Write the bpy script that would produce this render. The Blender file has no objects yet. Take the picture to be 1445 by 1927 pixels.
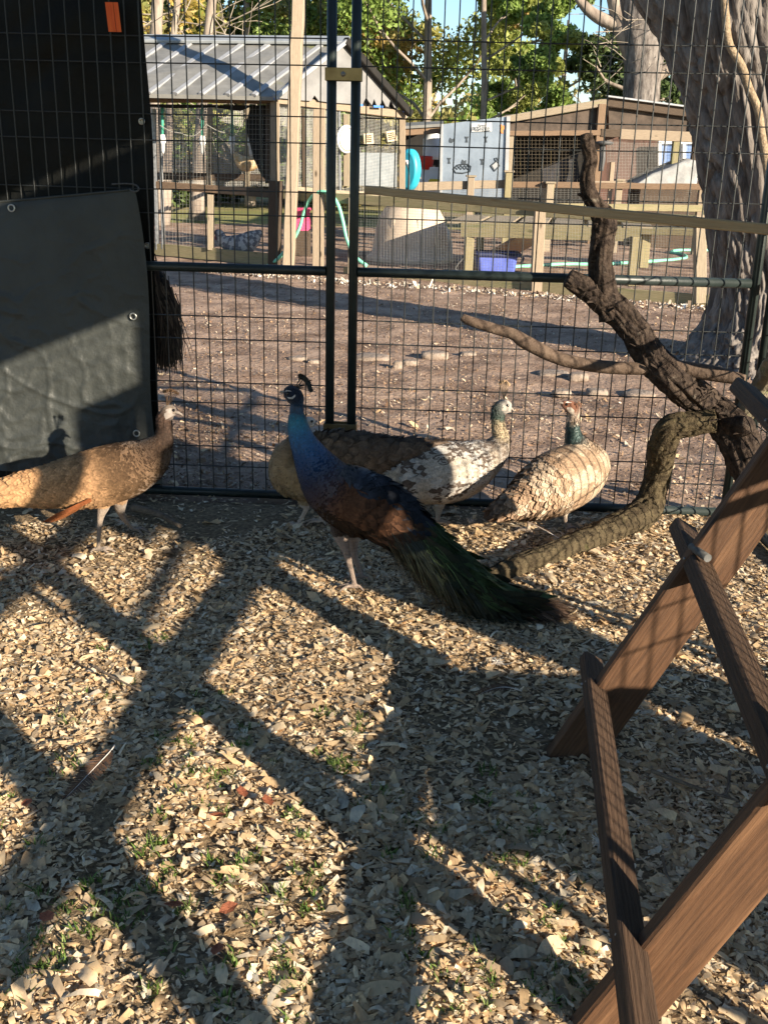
import bpy, math, random
import numpy as np
from mathutils import Vector, Matrix, noise

# ---------------------------------------------------------------- camera, sky, sun, exposure
SC = bpy.context.scene
COL = SC.collection
FPX, PITCH, ROLL, CAMH = 1948.0, math.radians(18.9), math.radians(1.4), 1.55
_X = Vector((1, 0, 0)); _U = Vector((0, math.sin(PITCH), math.cos(PITCH))); FWD = Vector((0, math.cos(PITCH), -math.sin(PITCH)))
RGT = math.cos(ROLL) * _X + math.sin(ROLL) * _U
UPV = -math.sin(ROLL) * _X + math.cos(ROLL) * _U
EYE = Vector((0, 0, CAMH))
cd = bpy.data.cameras.new('camera'); cam = bpy.data.objects.new('camera', cd); COL.objects.link(cam)
cd.sensor_width = 36.0; cd.lens = 36.0 * FPX / 1927.0; cd.clip_start = 0.05; cd.clip_end = 800
cam.matrix_world = Matrix(((RGT.x, UPV.x, -FWD.x, EYE.x), (RGT.y, UPV.y, -FWD.y, EYE.y), (RGT.z, UPV.z, -FWD.z, EYE.z), (0, 0, 0, 1)))
SC.camera = cam

SUN_EL = math.radians(16.8)
SUN_H = Vector((0.72, -0.694, 0)).normalized()
SUND = (SUN_H * math.cos(SUN_EL) + Vector((0, 0, math.sin(SUN_EL)))).normalized()
wd = bpy.data.worlds.new('World'); SC.world = wd; wd.use_nodes = True
wn = wd.node_tree.nodes; wl = wd.node_tree.links
sky = wn.new('ShaderNodeTexSky'); sky.sky_type = 'NISHITA'; sky.sun_disc = False
sky.sun_elevation = SUN_EL; sky.sun_rotation = math.atan2(SUN_H.x, SUN_H.y)
sky.altitude = 50; sky.air_density = 1.0; sky.dust_density = 0.1; sky.ozone_density = 3.0
wl.new(sky.outputs[0], wn['Background'].inputs[0]); wn['Background'].inputs[1].default_value = 0.075
sl = bpy.data.lights.new('sun', 'SUN'); sl.energy = 5.0; sl.angle = math.radians(0.55); sl.color = (1.0, 0.87, 0.69)
sun = bpy.data.objects.new('sun', sl); COL.objects.link(sun); sun.rotation_euler = SUND.to_track_quat('Z', 'Y').to_euler(); sun.location = (6, -6, 5)
vs = SC.view_settings; vs.view_transform = 'Standard'; vs.look = 'None'; vs.exposure = 1.5; vs.gamma = 1.0; vs.use_curve_mapping = False
SC.cycles.max_bounces = 6; SC.cycles.transparent_max_bounces = 12

# ---------------------------------------------------------------- pixel helpers (photo pixels -> points in the place)
def ray(x, y): return FWD * FPX + RGT * (x - 722.5) - UPV * (y - 963.5)
def G(x, y, z=0.0):
    d = ray(x, y); return EYE + d * ((z - CAMH) / d.z)
def A(x, y, Y):
    d = ray(x, y); return EYE + d * (Y / d.y)
def ppm(p):                                   # photo pixels per metre at point p
    return FPX / max(0.05, (Vector(p) - EYE).dot(FWD))
rng = random.Random(7)
nr = np.random.RandomState(11)

# ---------------------------------------------------------------- materials
MATS = {}
def mat(name, c1, c2=None, scale=6.0, rough=0.8, bump=0.0, bscale=40.0, coord='Object', stretch=(1, 1, 1), attr=False, spec=0.3,
        metal=0.0, c3=None, scale3=2.0, amt3=0.5, trans=0.0, detail=5.0, vary=0.0, sheen=0.0, coat=0.0, lo=0.35, hi=0.65, wave=None, wmix=0.12):
    if name in MATS: return MATS[name]
    m = bpy.data.materials.new(name); m.use_nodes = True; nt = m.node_tree; N = nt.nodes; L = nt.links
    b = N['Principled BSDF']
    tc = N.new('ShaderNodeTexCoord'); mp = N.new('ShaderNodeMapping'); mp.inputs['Scale'].default_value = stretch
    L.new(tc.outputs[coord], mp.inputs['Vector'])
    def nz(s, d=detail, dist=0.0):
        n = N.new('ShaderNodeTexNoise'); n.inputs['Scale'].default_value = s; n.inputs['Detail'].default_value = d
        n.inputs['Roughness'].default_value = 0.6; n.inputs['Distortion'].default_value = dist
        L.new(mp.outputs[0], n.inputs['Vector']); return n
    def mix(bt, fac, a, c):
        x = N.new('ShaderNodeMix'); x.data_type = 'RGBA'; x.blend_type = bt
        if isinstance(fac, float): x.inputs[0].default_value = fac
        else: L.new(fac, x.inputs[0])
        for sock, v in ((x.inputs[6], a), (x.inputs[7], c)):
            if isinstance(v, tuple): sock.default_value = v
            else: L.new(v, sock)
        return x.outputs[2]
    def ramp(src, p0, p1):
        r = N.new('ShaderNodeMapRange'); r.inputs[1].default_value = p0; r.inputs[2].default_value = p1; L.new(src, r.inputs[0]); return r.outputs[0]
    c2 = c2 or c1
    if wave:                                   # wood grain: stretched wave plus noise
        w = N.new('ShaderNodeTexWave'); w.wave_type = 'BANDS'; w.bands_direction = 'Y'; w.inputs['Scale'].default_value = wave
        w.inputs['Distortion'].default_value = 9.0; w.inputs['Detail'].default_value = 3.0; w.inputs['Detail Scale'].default_value = 1.2
        L.new(mp.outputs[0], w.inputs['Vector'])
        n0 = nz(scale)
        f = mix('MIX', wmix, n0.outputs['Fac'], w.outputs['Fac']); f = ramp(f, 0.25, 0.75)
    else:
        n0 = nz(scale); f = ramp(n0.outputs['Fac'], lo, hi)
    col = mix('MIX', f, (*c1, 1), (*c2, 1))
    if wave:                                   # knots
        mk = N.new('ShaderNodeMapping'); mk.inputs['Scale'].default_value = (2.3, 5.5, 1); L.new(tc.outputs[coord], mk.inputs['Vector'])
        vo = N.new('ShaderNodeTexVoronoi'); vo.inputs['Scale'].default_value = 1.0; L.new(mk.outputs[0], vo.inputs['Vector'])
        kf = ramp(vo.outputs['Distance'], .13, .05); col = mix('MIX', kf, col, (c1[0] * .35, c1[1] * .33, c1[2] * .3, 1))
    if c3:
        n3 = nz(scale3, 4.0, 0.6); f3 = ramp(n3.outputs['Fac'], 1 - amt3 - 0.08, 1 - amt3 + 0.12)
        col = mix('MIX', f3, col, (*c3, 1))
    if attr:
        a = N.new('ShaderNodeAttribute'); a.attribute_name = 'Col'
        col = mix('MULTIPLY', 1.0, a.outputs['Color'], col)
    if vary:
        oi = N.new('ShaderNodeObjectInfo'); hs = N.new('ShaderNodeHueSaturation')
        r = N.new('ShaderNodeMapRange'); r.inputs[3].default_value = 1 - vary; r.inputs[4].default_value = 1 + vary
        L.new(oi.outputs['Random'], r.inputs[0]); L.new(r.outputs[0], hs.inputs['Value']); L.new(col, hs.inputs['Color']); col = hs.outputs[0]
    L.new(col, b.inputs['Base Color'])
    b.inputs['Roughness'].default_value = rough; b.inputs['Specular IOR Level'].default_value = spec; b.inputs['Metallic'].default_value = metal
    b.inputs['Sheen Weight'].default_value = sheen; b.inputs['Coat Weight'].default_value = coat
    if bump:
        nb = nz(bscale, 6.0); bp = N.new('ShaderNodeBump'); bp.inputs['Strength'].default_value = bump; bp.inputs['Distance'].default_value = 0.02
        src = nb.outputs['Fac'] if not wave else mix('MIX', 0.25, nb.outputs['Fac'], w.outputs['Fac'])
        L.new(src, bp.inputs['Height']); L.new(bp.outputs[0], b.inputs['Normal'])
    if trans:
        t = N.new('ShaderNodeBsdfTranslucent'); L.new(col, t.inputs['Color']); ms = N.new('ShaderNodeMixShader'); ms.inputs[0].default_value = trans
        L.new(b.outputs[0], ms.inputs[1]); L.new(t.outputs[0], ms.inputs[2]); L.new(ms.outputs[0], N['Material Output'].inputs['Surface'])
    MATS[name] = m
    return m

def wood(name, c1, c2, c3=None, rough=0.8, bump=0.35, amt3=0.4):
    return mat(name, c1, c2, scale=9, rough=rough, bump=bump, bscale=30, coord='UV', stretch=(1.0, 11, 1), c3=c3, scale3=1.6, amt3=amt3, vary=0.12, wave=2.2)

# ---------------------------------------------------------------- objects, things, parts
ORG = {}
def props(o, label=None, cat=None, group=None, kind=None):
    if label: o['label'] = label
    if cat: o['category'] = cat
    if group: o['group'] = group
    if kind: o['kind'] = kind
    return o
def thing(name, loc, label, cat, group=None):
    o = bpy.data.objects.new(name, None); COL.objects.link(o); o.location = loc; o.empty_display_size = 0.1
    ORG[o.name] = Vector(loc); return props(o, label, cat, group)
def link(name, me, material, parent=None, org=None, **kw):
    o = bpy.data.objects.new(name, me); COL.objects.link(o)
    if material: me.materials.append(material)
    if parent is not None: o.parent = parent; ORG[o.name] = ORG[parent.name]
    else:
        o.location = org if org is not None else (0, 0, 0); ORG[o.name] = Vector(o.location)
    return props(o, **kw)
def copy_tree(o, delta, parent=None, rotz=0.0):
    c = o.copy(); COL.objects.link(c)
    if parent is None:
        c.location = o.location + Vector(delta); c.rotation_euler.z += rotz; ORG[c.name] = Vector(c.location)
    else: c.parent = parent; ORG[c.name] = ORG[parent.name]
    for ch in [x for x in o.children]: copy_tree(ch, None, c)
    return c

def npmesh(name, V, F, smooth=False, col=None, uv=None):
    """V (n,3), F (m,k) with one k; col per vertex (n,3)."""
    V = np.asarray(V, dtype=np.float32); F = np.asarray(F, dtype=np.int32)
    me = bpy.data.meshes.new(name); m, k = F.shape
    me.vertices.add(len(V)); me.vertices.foreach_set('co', V.ravel())
    me.loops.add(m * k); me.loops.foreach_set('vertex_index', F.ravel())
    me.polygons.add(m); me.polygons.foreach_set('loop_start', np.arange(0, m * k, k, dtype=np.int32))
    me.polygons.foreach_set('loop_total', np.full(m, k, dtype=np.int32))
    if smooth: me.polygons.foreach_set('use_smooth', np.ones(m, dtype=bool))
    if col is not None:
        a = me.color_attributes.new('Col', 'FLOAT_COLOR', 'POINT')
        a.data.foreach_set('color', np.hstack([np.asarray(col, dtype=np.float32), np.ones((len(V), 1), dtype=np.float32)]).ravel())
    me.update(calc_edges=True); me.validate()
    return me

class MB:
    """collects solid pieces and links them as ONE mesh object"""
    def __init__(s): s.v = []; s.f = []; s.uv = []; s.c = []; s.sm = []; s.col = (1, 1, 1)
    def face(s, idx, uv=None, sm=False):
        s.f.append(tuple(idx)); s.uv.append(uv or [(0, 0)] * len(idx)); s.c.append(s.col); s.sm.append(sm)
    def quadpts(s, pts, uv=None):
        i = len(s.v); s.v += [Vector(p) for p in pts]; s.face(range(i, i + len(pts)), uv or [(0, 0), (1, 0), (1, 1), (0, 1), (0, .5), (0, .2)][:len(pts)])
    def beam(s, p0, p1, w, h, up=(0, 0, 1), ch=0.004, taper=1.0, wob=0.0):
        p0 = Vector(p0); p1 = Vector(p1); t = (p1 - p0); L = t.length; t.normalize(); up = Vector(up)
        if abs(t.dot(up)) > 0.98: up = Vector((0, 1, 0)) if abs(t.y) < 0.9 else Vector((1, 0, 0))
        a = t.cross(up).normalized(); b = a.cross(t).normalized()
        w *= .5; h *= .5; ch = min(ch, w * .6, h * .6)
        prof = [(w, h - ch), (w - ch, h), (-w + ch, h), (-w, h - ch), (-w, -h + ch), (-w + ch, -h), (w - ch, -h), (w, -h + ch)]
        n = 1 if wob == 0 else max(2, int(L / 0.25)); off = rng.uniform(0, 9); base = len(s.v)
        for k in range(n + 1):
            q = k / n; f = 1 + (taper - 1) * q; o = p0 + t * (L * q)
            if wob: o = o + a * rng.uniform(-wob, wob) + b * rng.uniform(-wob, wob)
            s.v += [o + a * (x * f) + b * (y * f) for x, y in prof]
        per = [0]
        for i in range(8):
            x, y = prof[i]; x2, y2 = prof[(i + 1) % 8]; per.append(per[-1] + math.hypot(x2 - x, y2 - y))
        for k in range(n):
            for i in range(8):
                j = (i + 1) % 8; A0 = base + k * 8
                s.face((A0 + i, A0 + j, A0 + 8 + j, A0 + 8 + i)[::-1], [(off + L * (k + 1) / n, off + per[i]), (off + L * (k + 1) / n, off + per[i + 1]), (off + L * k / n, off + per[i + 1]), (off + L * k / n, off + per[i])])
        e = base + n * 8
        s.face(range(base, base + 8), [(off + x, off + y) for x, y in prof]); s.face(range(e + 7, e - 1, -1), [(off + x, off + y) for x, y in prof[::-1]])
        return s
    def box(s, lo, hi, ch=0.004):
        lo = Vector(lo); hi = Vector(hi); c = (lo + hi) / 2; d = hi - lo
        return s.beam((c.x, lo.y, c.z), (c.x, hi.y, c.z), d.x, d.z, (0, 0, 1), ch)
    def tube(s, pts, r, seg=8, caps=True, sm=True):
        pts = [Vector(p) for p in pts]; n = len(pts); rs = r if isinstance(r, (list, tuple)) else [r] * n
        base = len(s.v); pa = None; off = rng.uniform(0, 5); acc = 0; accs = []
        for i, p in enumerate(pts):
            if i: acc += (p - pts[i - 1]).length
            accs.append(acc)
            t = (pts[min(i + 1, n - 1)] - pts[max(i - 1, 0)])
            t = t.normalized() if t.length > 1e-9 else Vector((0, 0, 1))
            if pa is None:
                ref = Vector((0, 0, 1)) if abs(t.z) < 0.9 else Vector((1, 0, 0)); pa = t.cross(ref).normalized()
            else:
                pa = (pa - t * pa.dot(t)); pa = pa.normalized() if pa.length > 1e-9 else t.orthogonal().normalized()
            pb = t.cross(pa)
            for k in range(seg):
                a = 2 * math.pi * k / seg; s.v.append(p + (pa * math.cos(a) + pb * math.sin(a)) * rs[i])
        for i in range(n - 1):
            for k in range(seg):
                j = (k + 1) % seg; q = base + i * seg
                s.face((q + k, q + j, q + seg + j, q + seg + k), [(off + accs[i], k / seg), (off + accs[i], (k + 1) / seg), (off + accs[i + 1], (k + 1) / seg), (off + accs[i + 1], k / seg)], sm)
        if caps:
            s.face(range(base + seg - 1, base - 1, -1)); s.face(range(base + (n - 1) * seg, base + n * seg))
        return s
    def ball(s, c, rx, ry=None, rz=None, nu=10, nv=7, sm=True):
        ry = ry or rx; rz = rz or rx; c = Vector(c); base = len(s.v)
        for j in range(nv + 1):
            ph = math.pi * j / nv
            for i in range(nu):
                th = 2 * math.pi * i / nu
                s.v.append(c + Vector((rx * math.sin(ph) * math.cos(th), ry * math.sin(ph) * math.sin(th), rz * math.cos(ph))))
        for j in range(nv):
            for i in range(nu):
                k = (i + 1) % nu; s.face((base + j * nu + i, base + (j + 1) * nu + i, base + (j + 1) * nu + k, base + j * nu + k), None, sm)
        return s
    def lathe(s, c, prof, seg=20, axis=(0, 0, 1), sm=True, sx=1.0, sy=1.0):
        c = Vector(c); ax = Vector(axis).normalized(); a = ax.orthogonal().normalized(); b = ax.cross(a); base = len(s.v)
        if abs(ax.z) > .99: a = Vector((1, 0, 0)); b = Vector((0, 1, 0))
        for r, z in prof:
            for k in range(seg):
                t = 2 * math.pi * k / seg; s.v.append(c + ax * z + a * (r * math.cos(t) * sx) + b * (r * math.sin(t) * sy))
        for i in range(len(prof) - 1):
            for k in range(seg):
                j = (k + 1) % seg; q = base + i * seg; s.face((q + k, q + j, q + seg + j, q + seg + k), [(k / seg, prof[i][1]), ((k + 1) / seg, prof[i][1]), ((k + 1) / seg, prof[i + 1][1]), (k / seg, prof[i + 1][1])], sm)
        return s
    def prism(s, poly, d, uvs=1.0):
        """flat outline poly (3D points), thickened by vector d"""
        d = Vector(d); n = len(poly); i = len(s.v); P = [Vector(p) for p in poly]; s.v += P + [p + d for p in P]
        uv = [((p - P[0]).dot((P[1] - P[0]).normalized()) * uvs, (p - P[0]).cross((P[1] - P[0]).normalized()).length * uvs) for p in P]
        s.face(range(i, i + n), uv); s.face(range(i + 2 * n - 1, i + n - 1, -1), uv[::-1])
        for k in range(n):
            j = (k + 1) % n; s.face((i + k, i + n + k, i + n + j, i + j))
        return s
    def build(s, name, material, parent=None, org=None, smooth=None, **kw):
        o = ORG[parent.name] if parent is not None else (Vector(org) if org is not None else Vector((0, 0, 0)))
        me = bpy.data.meshes.new(name); me.from_pydata([tuple(v - o) for v in s.v], [], s.f)
        uvl = me.uv_layers.new(name='UVMap'); flat = [x for f in s.uv for uv in f for x in uv]; uvl.data.foreach_set('uv', flat)
        a = me.color_attributes.new('Col', 'FLOAT_COLOR', 'CORNER'); cc = []
        for f, c in zip(s.f, s.c): cc += [c[0], c[1], c[2], 1.0] * len(f)
        a.data.foreach_set('color', cc)
        sm = [bool(smooth) if smooth is not None else x for x in s.sm]; me.polygons.foreach_set('use_smooth', sm); me.update()
        return link(name, me, material, parent, o, **kw)

def smoothpath(pts, n=6):
    """Catmull-Rom through tuples of any length"""
    P = [np.array(p, dtype=float) for p in pts]; out = []
    for i in range(len(P) - 1):
        p0 = P[max(i - 1, 0)]; p1 = P[i]; p2 = P[i + 1]; p3 = P[min(i + 2, len(P) - 1)]
        for k in range(n):
            t = k / n
            out.append(0.5 * ((2 * p1) + (-p0 + p2) * t + (2 * p0 - 5 * p1 + 4 * p2 - p3) * t * t + (-p0 + 3 * p1 - 3 * p2 + p3) * t ** 3))
    out.append(P[-1]); return out

# ================================================================ GROUND
def gz(x, y):                                  # yard relief
    return (noise.noise(Vector((x * .9, y * .9, 0))) * 0.018 + noise.noise(Vector((x * 3.1, y * 3.1, 4))) * 0.014 + noise.noise(Vector((x * 9, y * 9, 9))) * 0.010 + noise.noise(Vector((x * 23, y * 23, 9))) * 0.004)
FA = G(285, 930); FB = G(1330, 972); FU = (FB - FA); FU.z = 0; FU.normalize(); FN = Vector((-FU.y, FU.x, 0))   # kennel front line, FN points away
def F(u, z, off=0.0): return Vector((FA.x + FU.x * u + FN.x * off, FA.y + FU.y * u + FN.y * off, z))
def fp(x, y):                                  # (u, z) on the kennel front plane under a photo pixel
    d = ray(x, y); t = FN.dot(FA - EYE) / FN.dot(d); p = EYE + d * t; return (p - FA).dot(FU), p.z

m_dirt = mat('bare_dirt', (.19, .125, .088), (.40, .285, .21), scale=2.2, rough=.95, bump=.9, bscale=26, c3=(.13, .085, .060), scale3=3.2, amt3=.40, spec=.15)
m_soil = mat('dark_soil', (.10, .07, .045), (.33, .24, .14), scale=60, rough=.95, bump=.8, bscale=60, spec=.15)
m_field = mat('mown_grass', (.16, .17, .05), (.30, .27, .10), scale=.6, rough=.95, bump=.4, bscale=20, c3=(.20, .14, .08), scale3=.25, amt3=.45)

def grid(x0, x1, nx, y0, y1, ny, h):
    xs = np.linspace(x0, x1, nx); ys = y0 + (y1 - y0) * np.linspace(0, 1, ny) ** 1.5; V = [(x, y, h(x, y)) for y in ys for x in xs]
    Fc = [(j * nx + i, j * nx + i + 1, (j + 1) * nx + i + 1, (j + 1) * nx + i) for j in range(ny - 1) for i in range(nx - 1)]
    return V, Fc
link('ground', npmesh('ground', [(-300, -60, -.06), (300, -60, -.06), (300, 500, -.06), (-300, 500, -.06)], [(0, 1, 2, 3)]), m_field, kind='structure')
V, Fc = grid(-9, 13, 380, 3.9, 27, 380, lambda x, y: gz(x, y) - max(0, (y - 24)) * .03 - (.05 if y < 4.66 + x * -.05 else 0))
link('yard_dirt', npmesh('yard_dirt', V, Fc, True), m_dirt, kind='structure')
V, Fc = grid(-6, 6, 60, -4, 4.8, 60, lambda x, y: gz(x, y) * .8 + .004 + (0 if y < 4.68 - .05 * x else -.06))
link('pen_floor', npmesh('pen_floor', V, Fc, True), m_soil, kind='structure')

# ---- wood shavings: curled flakes
def flakes(n, xy, size, seed, zlift, palette, nu=3, nv=2, curl=1.6, tilt=.5):
    R = np.random.RandomState(seed)
    L = size[0] * np.exp(R.normal(0, .38, n)); W = L * R.uniform(.14, .60, n)
    yaw = R.uniform(0, 2 * np.pi, n); pit = R.normal(0, tilt, n); rol = R.normal(0, tilt, n); cu = R.normal(0, curl, n); tw = R.normal(0, .5, n)
    us = np.linspace(-.5, .5, nu + 1); vs_ = np.linspace(-.5, .5, nv + 1)
    uu, vv = np.meshgrid(us, vs_); uu = uu.ravel(); vv = vv.ravel(); K = len(uu)
    jit = R.uniform(-.16, .16, (n, K)); jit2 = R.uniform(-.14, .14, (n, K))
    x = L[:, None] * (uu + jit * (np.abs(uu) > .4)); y = W[:, None] * (vv * (1 - .55 * (np.abs(uu) * 2) ** 3 * R.uniform(0, 1, n)[:, None]) + jit2 * .6)
    ang = cu[:, None] * uu; z = L[:, None] * (.5 * cu[:, None] * (uu ** 2 - .08)) * .8 + W[:, None] * .25 * np.sign(cu)[:, None] * (vv ** 2) * 1.5 + y * tw[:, None] * uu * 1.5
    cp, sp, cr, sr = np.cos(pit), np.sin(pit), np.cos(rol), np.sin(rol)
    y2 = y * cr[:, None] - z * sr[:, None]; z2 = y * sr[:, None] + z * cr[:, None]
    x3 = x * cp[:, None] - z2 * sp[:, None]; z3 = x * sp[:, None] + z2 * cp[:, None]
    cyw, syw = np.cos(yaw)[:, None], np.sin(yaw)[:, None]
    X = x3 * cyw - y2 * syw + xy[:, :1]; Y = x3 * syw + y2 * cyw + xy[:, 1:2]
    zmin = z3.min(1); Z = z3 - zmin[:, None] * .75 + zlift[:, None]
    V = np.stack([X, Y, Z], 2).reshape(-1, 3)
    q = np.array([(j * (nu + 1) + i, j * (nu + 1) + i + 1, (j + 1) * (nu + 1) + i + 1, (j + 1) * (nu + 1) + i) for j in range(nv) for i in range(nu)])
    Fc = (q[None] + (np.arange(n) * K)[:, None, None]).reshape(-1, 4)
    pal = np.array(palette); pi = R.randint(0, len(pal), n); c = pal[pi] * np.exp(R.normal(0, .16, (n, 1)))
    C = np.repeat(c, K, 0)
    return V, Fc, C
PAL = [(.70, .52, .31), (.76, .59, .38), (.64, .45, .25), (.78, .64, .45), (.72, .55, .34), (.54, .38, .22), (.72, .57, .38), (.66, .46, .26), (.46, .35, .23), (.76, .66, .50)]
m_chip = mat('wood_shaving', (.82, .82, .82), (1.1, 1.08, 1.05), scale=160, rough=.75, attr=True, spec=.25, trans=.22, coord='Object', stretch=(1, .25, 1))
def pen_pts(n, seed):                           # pen floor seen by the camera, denser near, thin next to the fence and in bare patches
    R = np.random.RandomState(seed); out = []
    while len(out) < n:
        y = 1.15 + 3.55 * R.uniform() ** 1.05; x = R.uniform(-.45 * y - 1.1, .45 * y + .9)
        if x > 1.56: continue
        k = 1.0
        if y > 4.25 - .25 * noise.noise(Vector((x * 2, 3, 1))) and x < .9: k = .16
        if y > 3.75 and x < -.45: k *= .45
        b = noise.noise(Vector((x * 1.9, y * 1.9, 7.7))) + .5 * noise.noise(Vector((x * 5, y * 5, 2.7)))
        if b < -.28 and y < 3.0: k *= .35
        if R.uniform() < k: out.append((x, y))
    return np.array(out)
def gzs(P): return np.array([gz(x, y) * .8 for x, y in P])
P1 = pen_pts(94000, 3); z1 = gzs(P1) + .003 + np.abs(nr.normal(0, .004, len(P1)))
V, Fc, C = flakes(len(P1), P1, (.0215,), 5, z1, PAL, 3, 1, .9, .15)
link('wood_shavings', npmesh('wood_shavings', V, Fc, False, C), m_chip, kind='stuff')
P2 = pen_pts(2900, 13); z2 = gzs(P2) + .007 + np.abs(nr.normal(0, .003, len(P2)))
V, Fc, C = flakes(len(P2), P2, (.027,), 15, z2, PAL, 5, 3, 1.3, .17)
link('large_wood_shavings', npmesh('large_wood_shavings', V, Fc, False, C), m_chip, kind='stuff')
P3 = pen_pts(100000, 23); z3 = gzs(P3) + .003 + np.abs(nr.normal(0, .004, len(P3)))
V, Fc, C = flakes(len(P3), P3, (.0115,), 25, z3, PAL, 2, 1, .9, .16)
link('fine_wood_shavings', npmesh('fine_wood_shavings', V, Fc, False, C), m_chip, kind='stuff')

# ---- short grass poking through
def blades(P, h, seed, w=.0028, lean=.6, cols=((.10, .17, .03), (.14, .22, .05), (.20, .25, .08), (.07, .12, .025))):
    R = np.random.RandomState(seed); n = len(P); H = h * R.uniform(.5, 1.3, n); a = R.uniform(0, 2 * np.pi, n); ln = R.uniform(.15, lean + .3, n)
    dx, dy = np.cos(a), np.sin(a); px, py = -dy, dx; ww = w * R.uniform(.6, 1.3, n)
    V = np.zeros((n, 5, 3)); zz = np.array([gz(x, y) * .8 for x, y in P])
    for k, (f, g) in enumerate(((0, 1), (0, -1), (.55, .8), (.55, -.8), (1, 0))):
        V[:, k, 0] = P[:, 0] + px * ww * g + dx * H * ln * f ** 1.7; V[:, k, 1] = P[:, 1] + py * ww * g + dy * H * ln * f ** 1.7; V[:, k, 2] = zz + H * f * (1 - .25 * ln * f)
    q = np.array([(0, 1, 3), (0, 3, 2), (2, 3, 4)]); Fc = (q[None] + (np.arange(n) * 5)[:, None, None]).reshape(-1, 3)
    c = np.array(cols)[R.randint(0, len(cols), n)] * np.exp(R.normal(0, .2, (n, 1)))
    return V.reshape(-1, 3), Fc, np.repeat(c, 5, 0)
m_grass = mat('grass_blade', (.9, .9, .9), (1.1, 1.1, 1.0), scale=30, rough=.6, attr=True, trans=.35, spec=.3)
pts = []
spots = [(250, 1220, 40), (300, 1390, 60), (110, 1350, 40), (420, 1470, 60), (500, 1560, 60), (300, 1600, 50), (430, 1650, 45), (340, 1690, 60), (560, 1600, 60), (120, 1730, 60), (180, 1790, 60), (80, 1850, 50), (380, 1800, 60),
         (530, 1700, 50), (820, 1820, 70), (860, 1880, 70), (760, 1540, 60), (920, 1620, 60), (900, 1500, 50), (1060, 1740, 60), (1080, 1820, 60), (620, 1460, 50), (230, 1300, 40), (150, 1460, 40), (640, 1360, 40), (380, 1340, 40),
         (700, 1500, 40), (1000, 1690, 60), (1110, 1890, 60), (460, 1400, 40), (340, 1440, 40), (600, 1690, 50), (240, 1700, 50), (20, 1560, 60), (60, 1760, 60), (480, 1880, 60), (950, 1880, 60), (780, 1700, 40), (1010, 1560, 30), (560, 1830, 50)]
for sx, sy, sr in spots:
    c0 = G(sx, sy); r0 = sr / ppm(c0)
    for cl in range(rng.randint(3, 7)):
        cx, cy = c0.x + rng.gauss(0, r0 * .75), c0.y + rng.gauss(0, r0 * .95)
        for k in range(rng.randint(10, 30)): pts.append((cx + rng.gauss(0, .012), cy + rng.gauss(0, .012)))
V, Fc, C = blades(np.array(pts), .026, 4, .0022, .9)
link('short_grass', npmesh('short_grass', V, Fc, False, C), m_grass, kind='stuff')

# ---- leaf litter and crumbs on the yard
def yard_pts(n, seed, y0=4.85, y1=15.5):
    R = np.random.RandomState(seed); out = []
    while len(out) < n:
        y = y0 + (y1 - y0) * R.uniform() ** 1.5; x = R.uniform(-.42 * y, .42 * y)
        if noise.noise(Vector((x * .7, y * .7, 3.3))) + R.uniform(-.5, .5) > -.15: out.append((x, y))
    return np.array(out)
P4 = yard_pts(44000, 31); z4 = np.array([gz(x, y) for x, y in P4]) + .003
V, Fc, C = flakes(len(P4), P4, (.015,), 33, z4, [(.26, .17, .10), (.34, .24, .16), (.18, .11, .07), (.42, .32, .23), (.14, .09, .06), (.30, .20, .13), (.48, .40, .30)], 2, 1, 1.5, .35)
m_litter = mat('leaf_litter', (.85, .85, .85), (1.1, 1.1, 1.1), scale=80, rough=.85, attr=True, spec=.15)
link('leaf_litter', npmesh('leaf_litter', V, Fc, False, C), m_litter, kind='stuff')
P5 = yard_pts(420, 41, 4.8, 7.5); z5 = np.array([gz(x, y) for x, y in P5]) + .004
V, Fc, C = flakes(len(P5), P5, (.03,), 43, z5, PAL, 3, 1, 1.2, .3)
link('strewn_shavings', npmesh('strewn_shavings', V, Fc, False, C), m_chip, kind='stuff')
# twigs, crumbs by the foot of the coop fence
P6 = np.array([(x + rng.gauss(0, .05), 13.95 - (x + .5) * .44 + abs(rng.gauss(0, .25)) * -1) for x in [rng.uniform(-4, 4.2) for _ in range(2600)]])
V, Fc, C = flakes(len(P6), P6, (.035,), 47, np.array([gz(x, y) for x, y in P6]) + .004, [(.5, .42, .34), (.36, .28, .2), (.2, .14, .1), (.6, .54, .46)], 3, 1, 1.4, .5)
link('straw_litter', npmesh('straw_litter', V, Fc, False, C), m_litter, kind='stuff')

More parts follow.
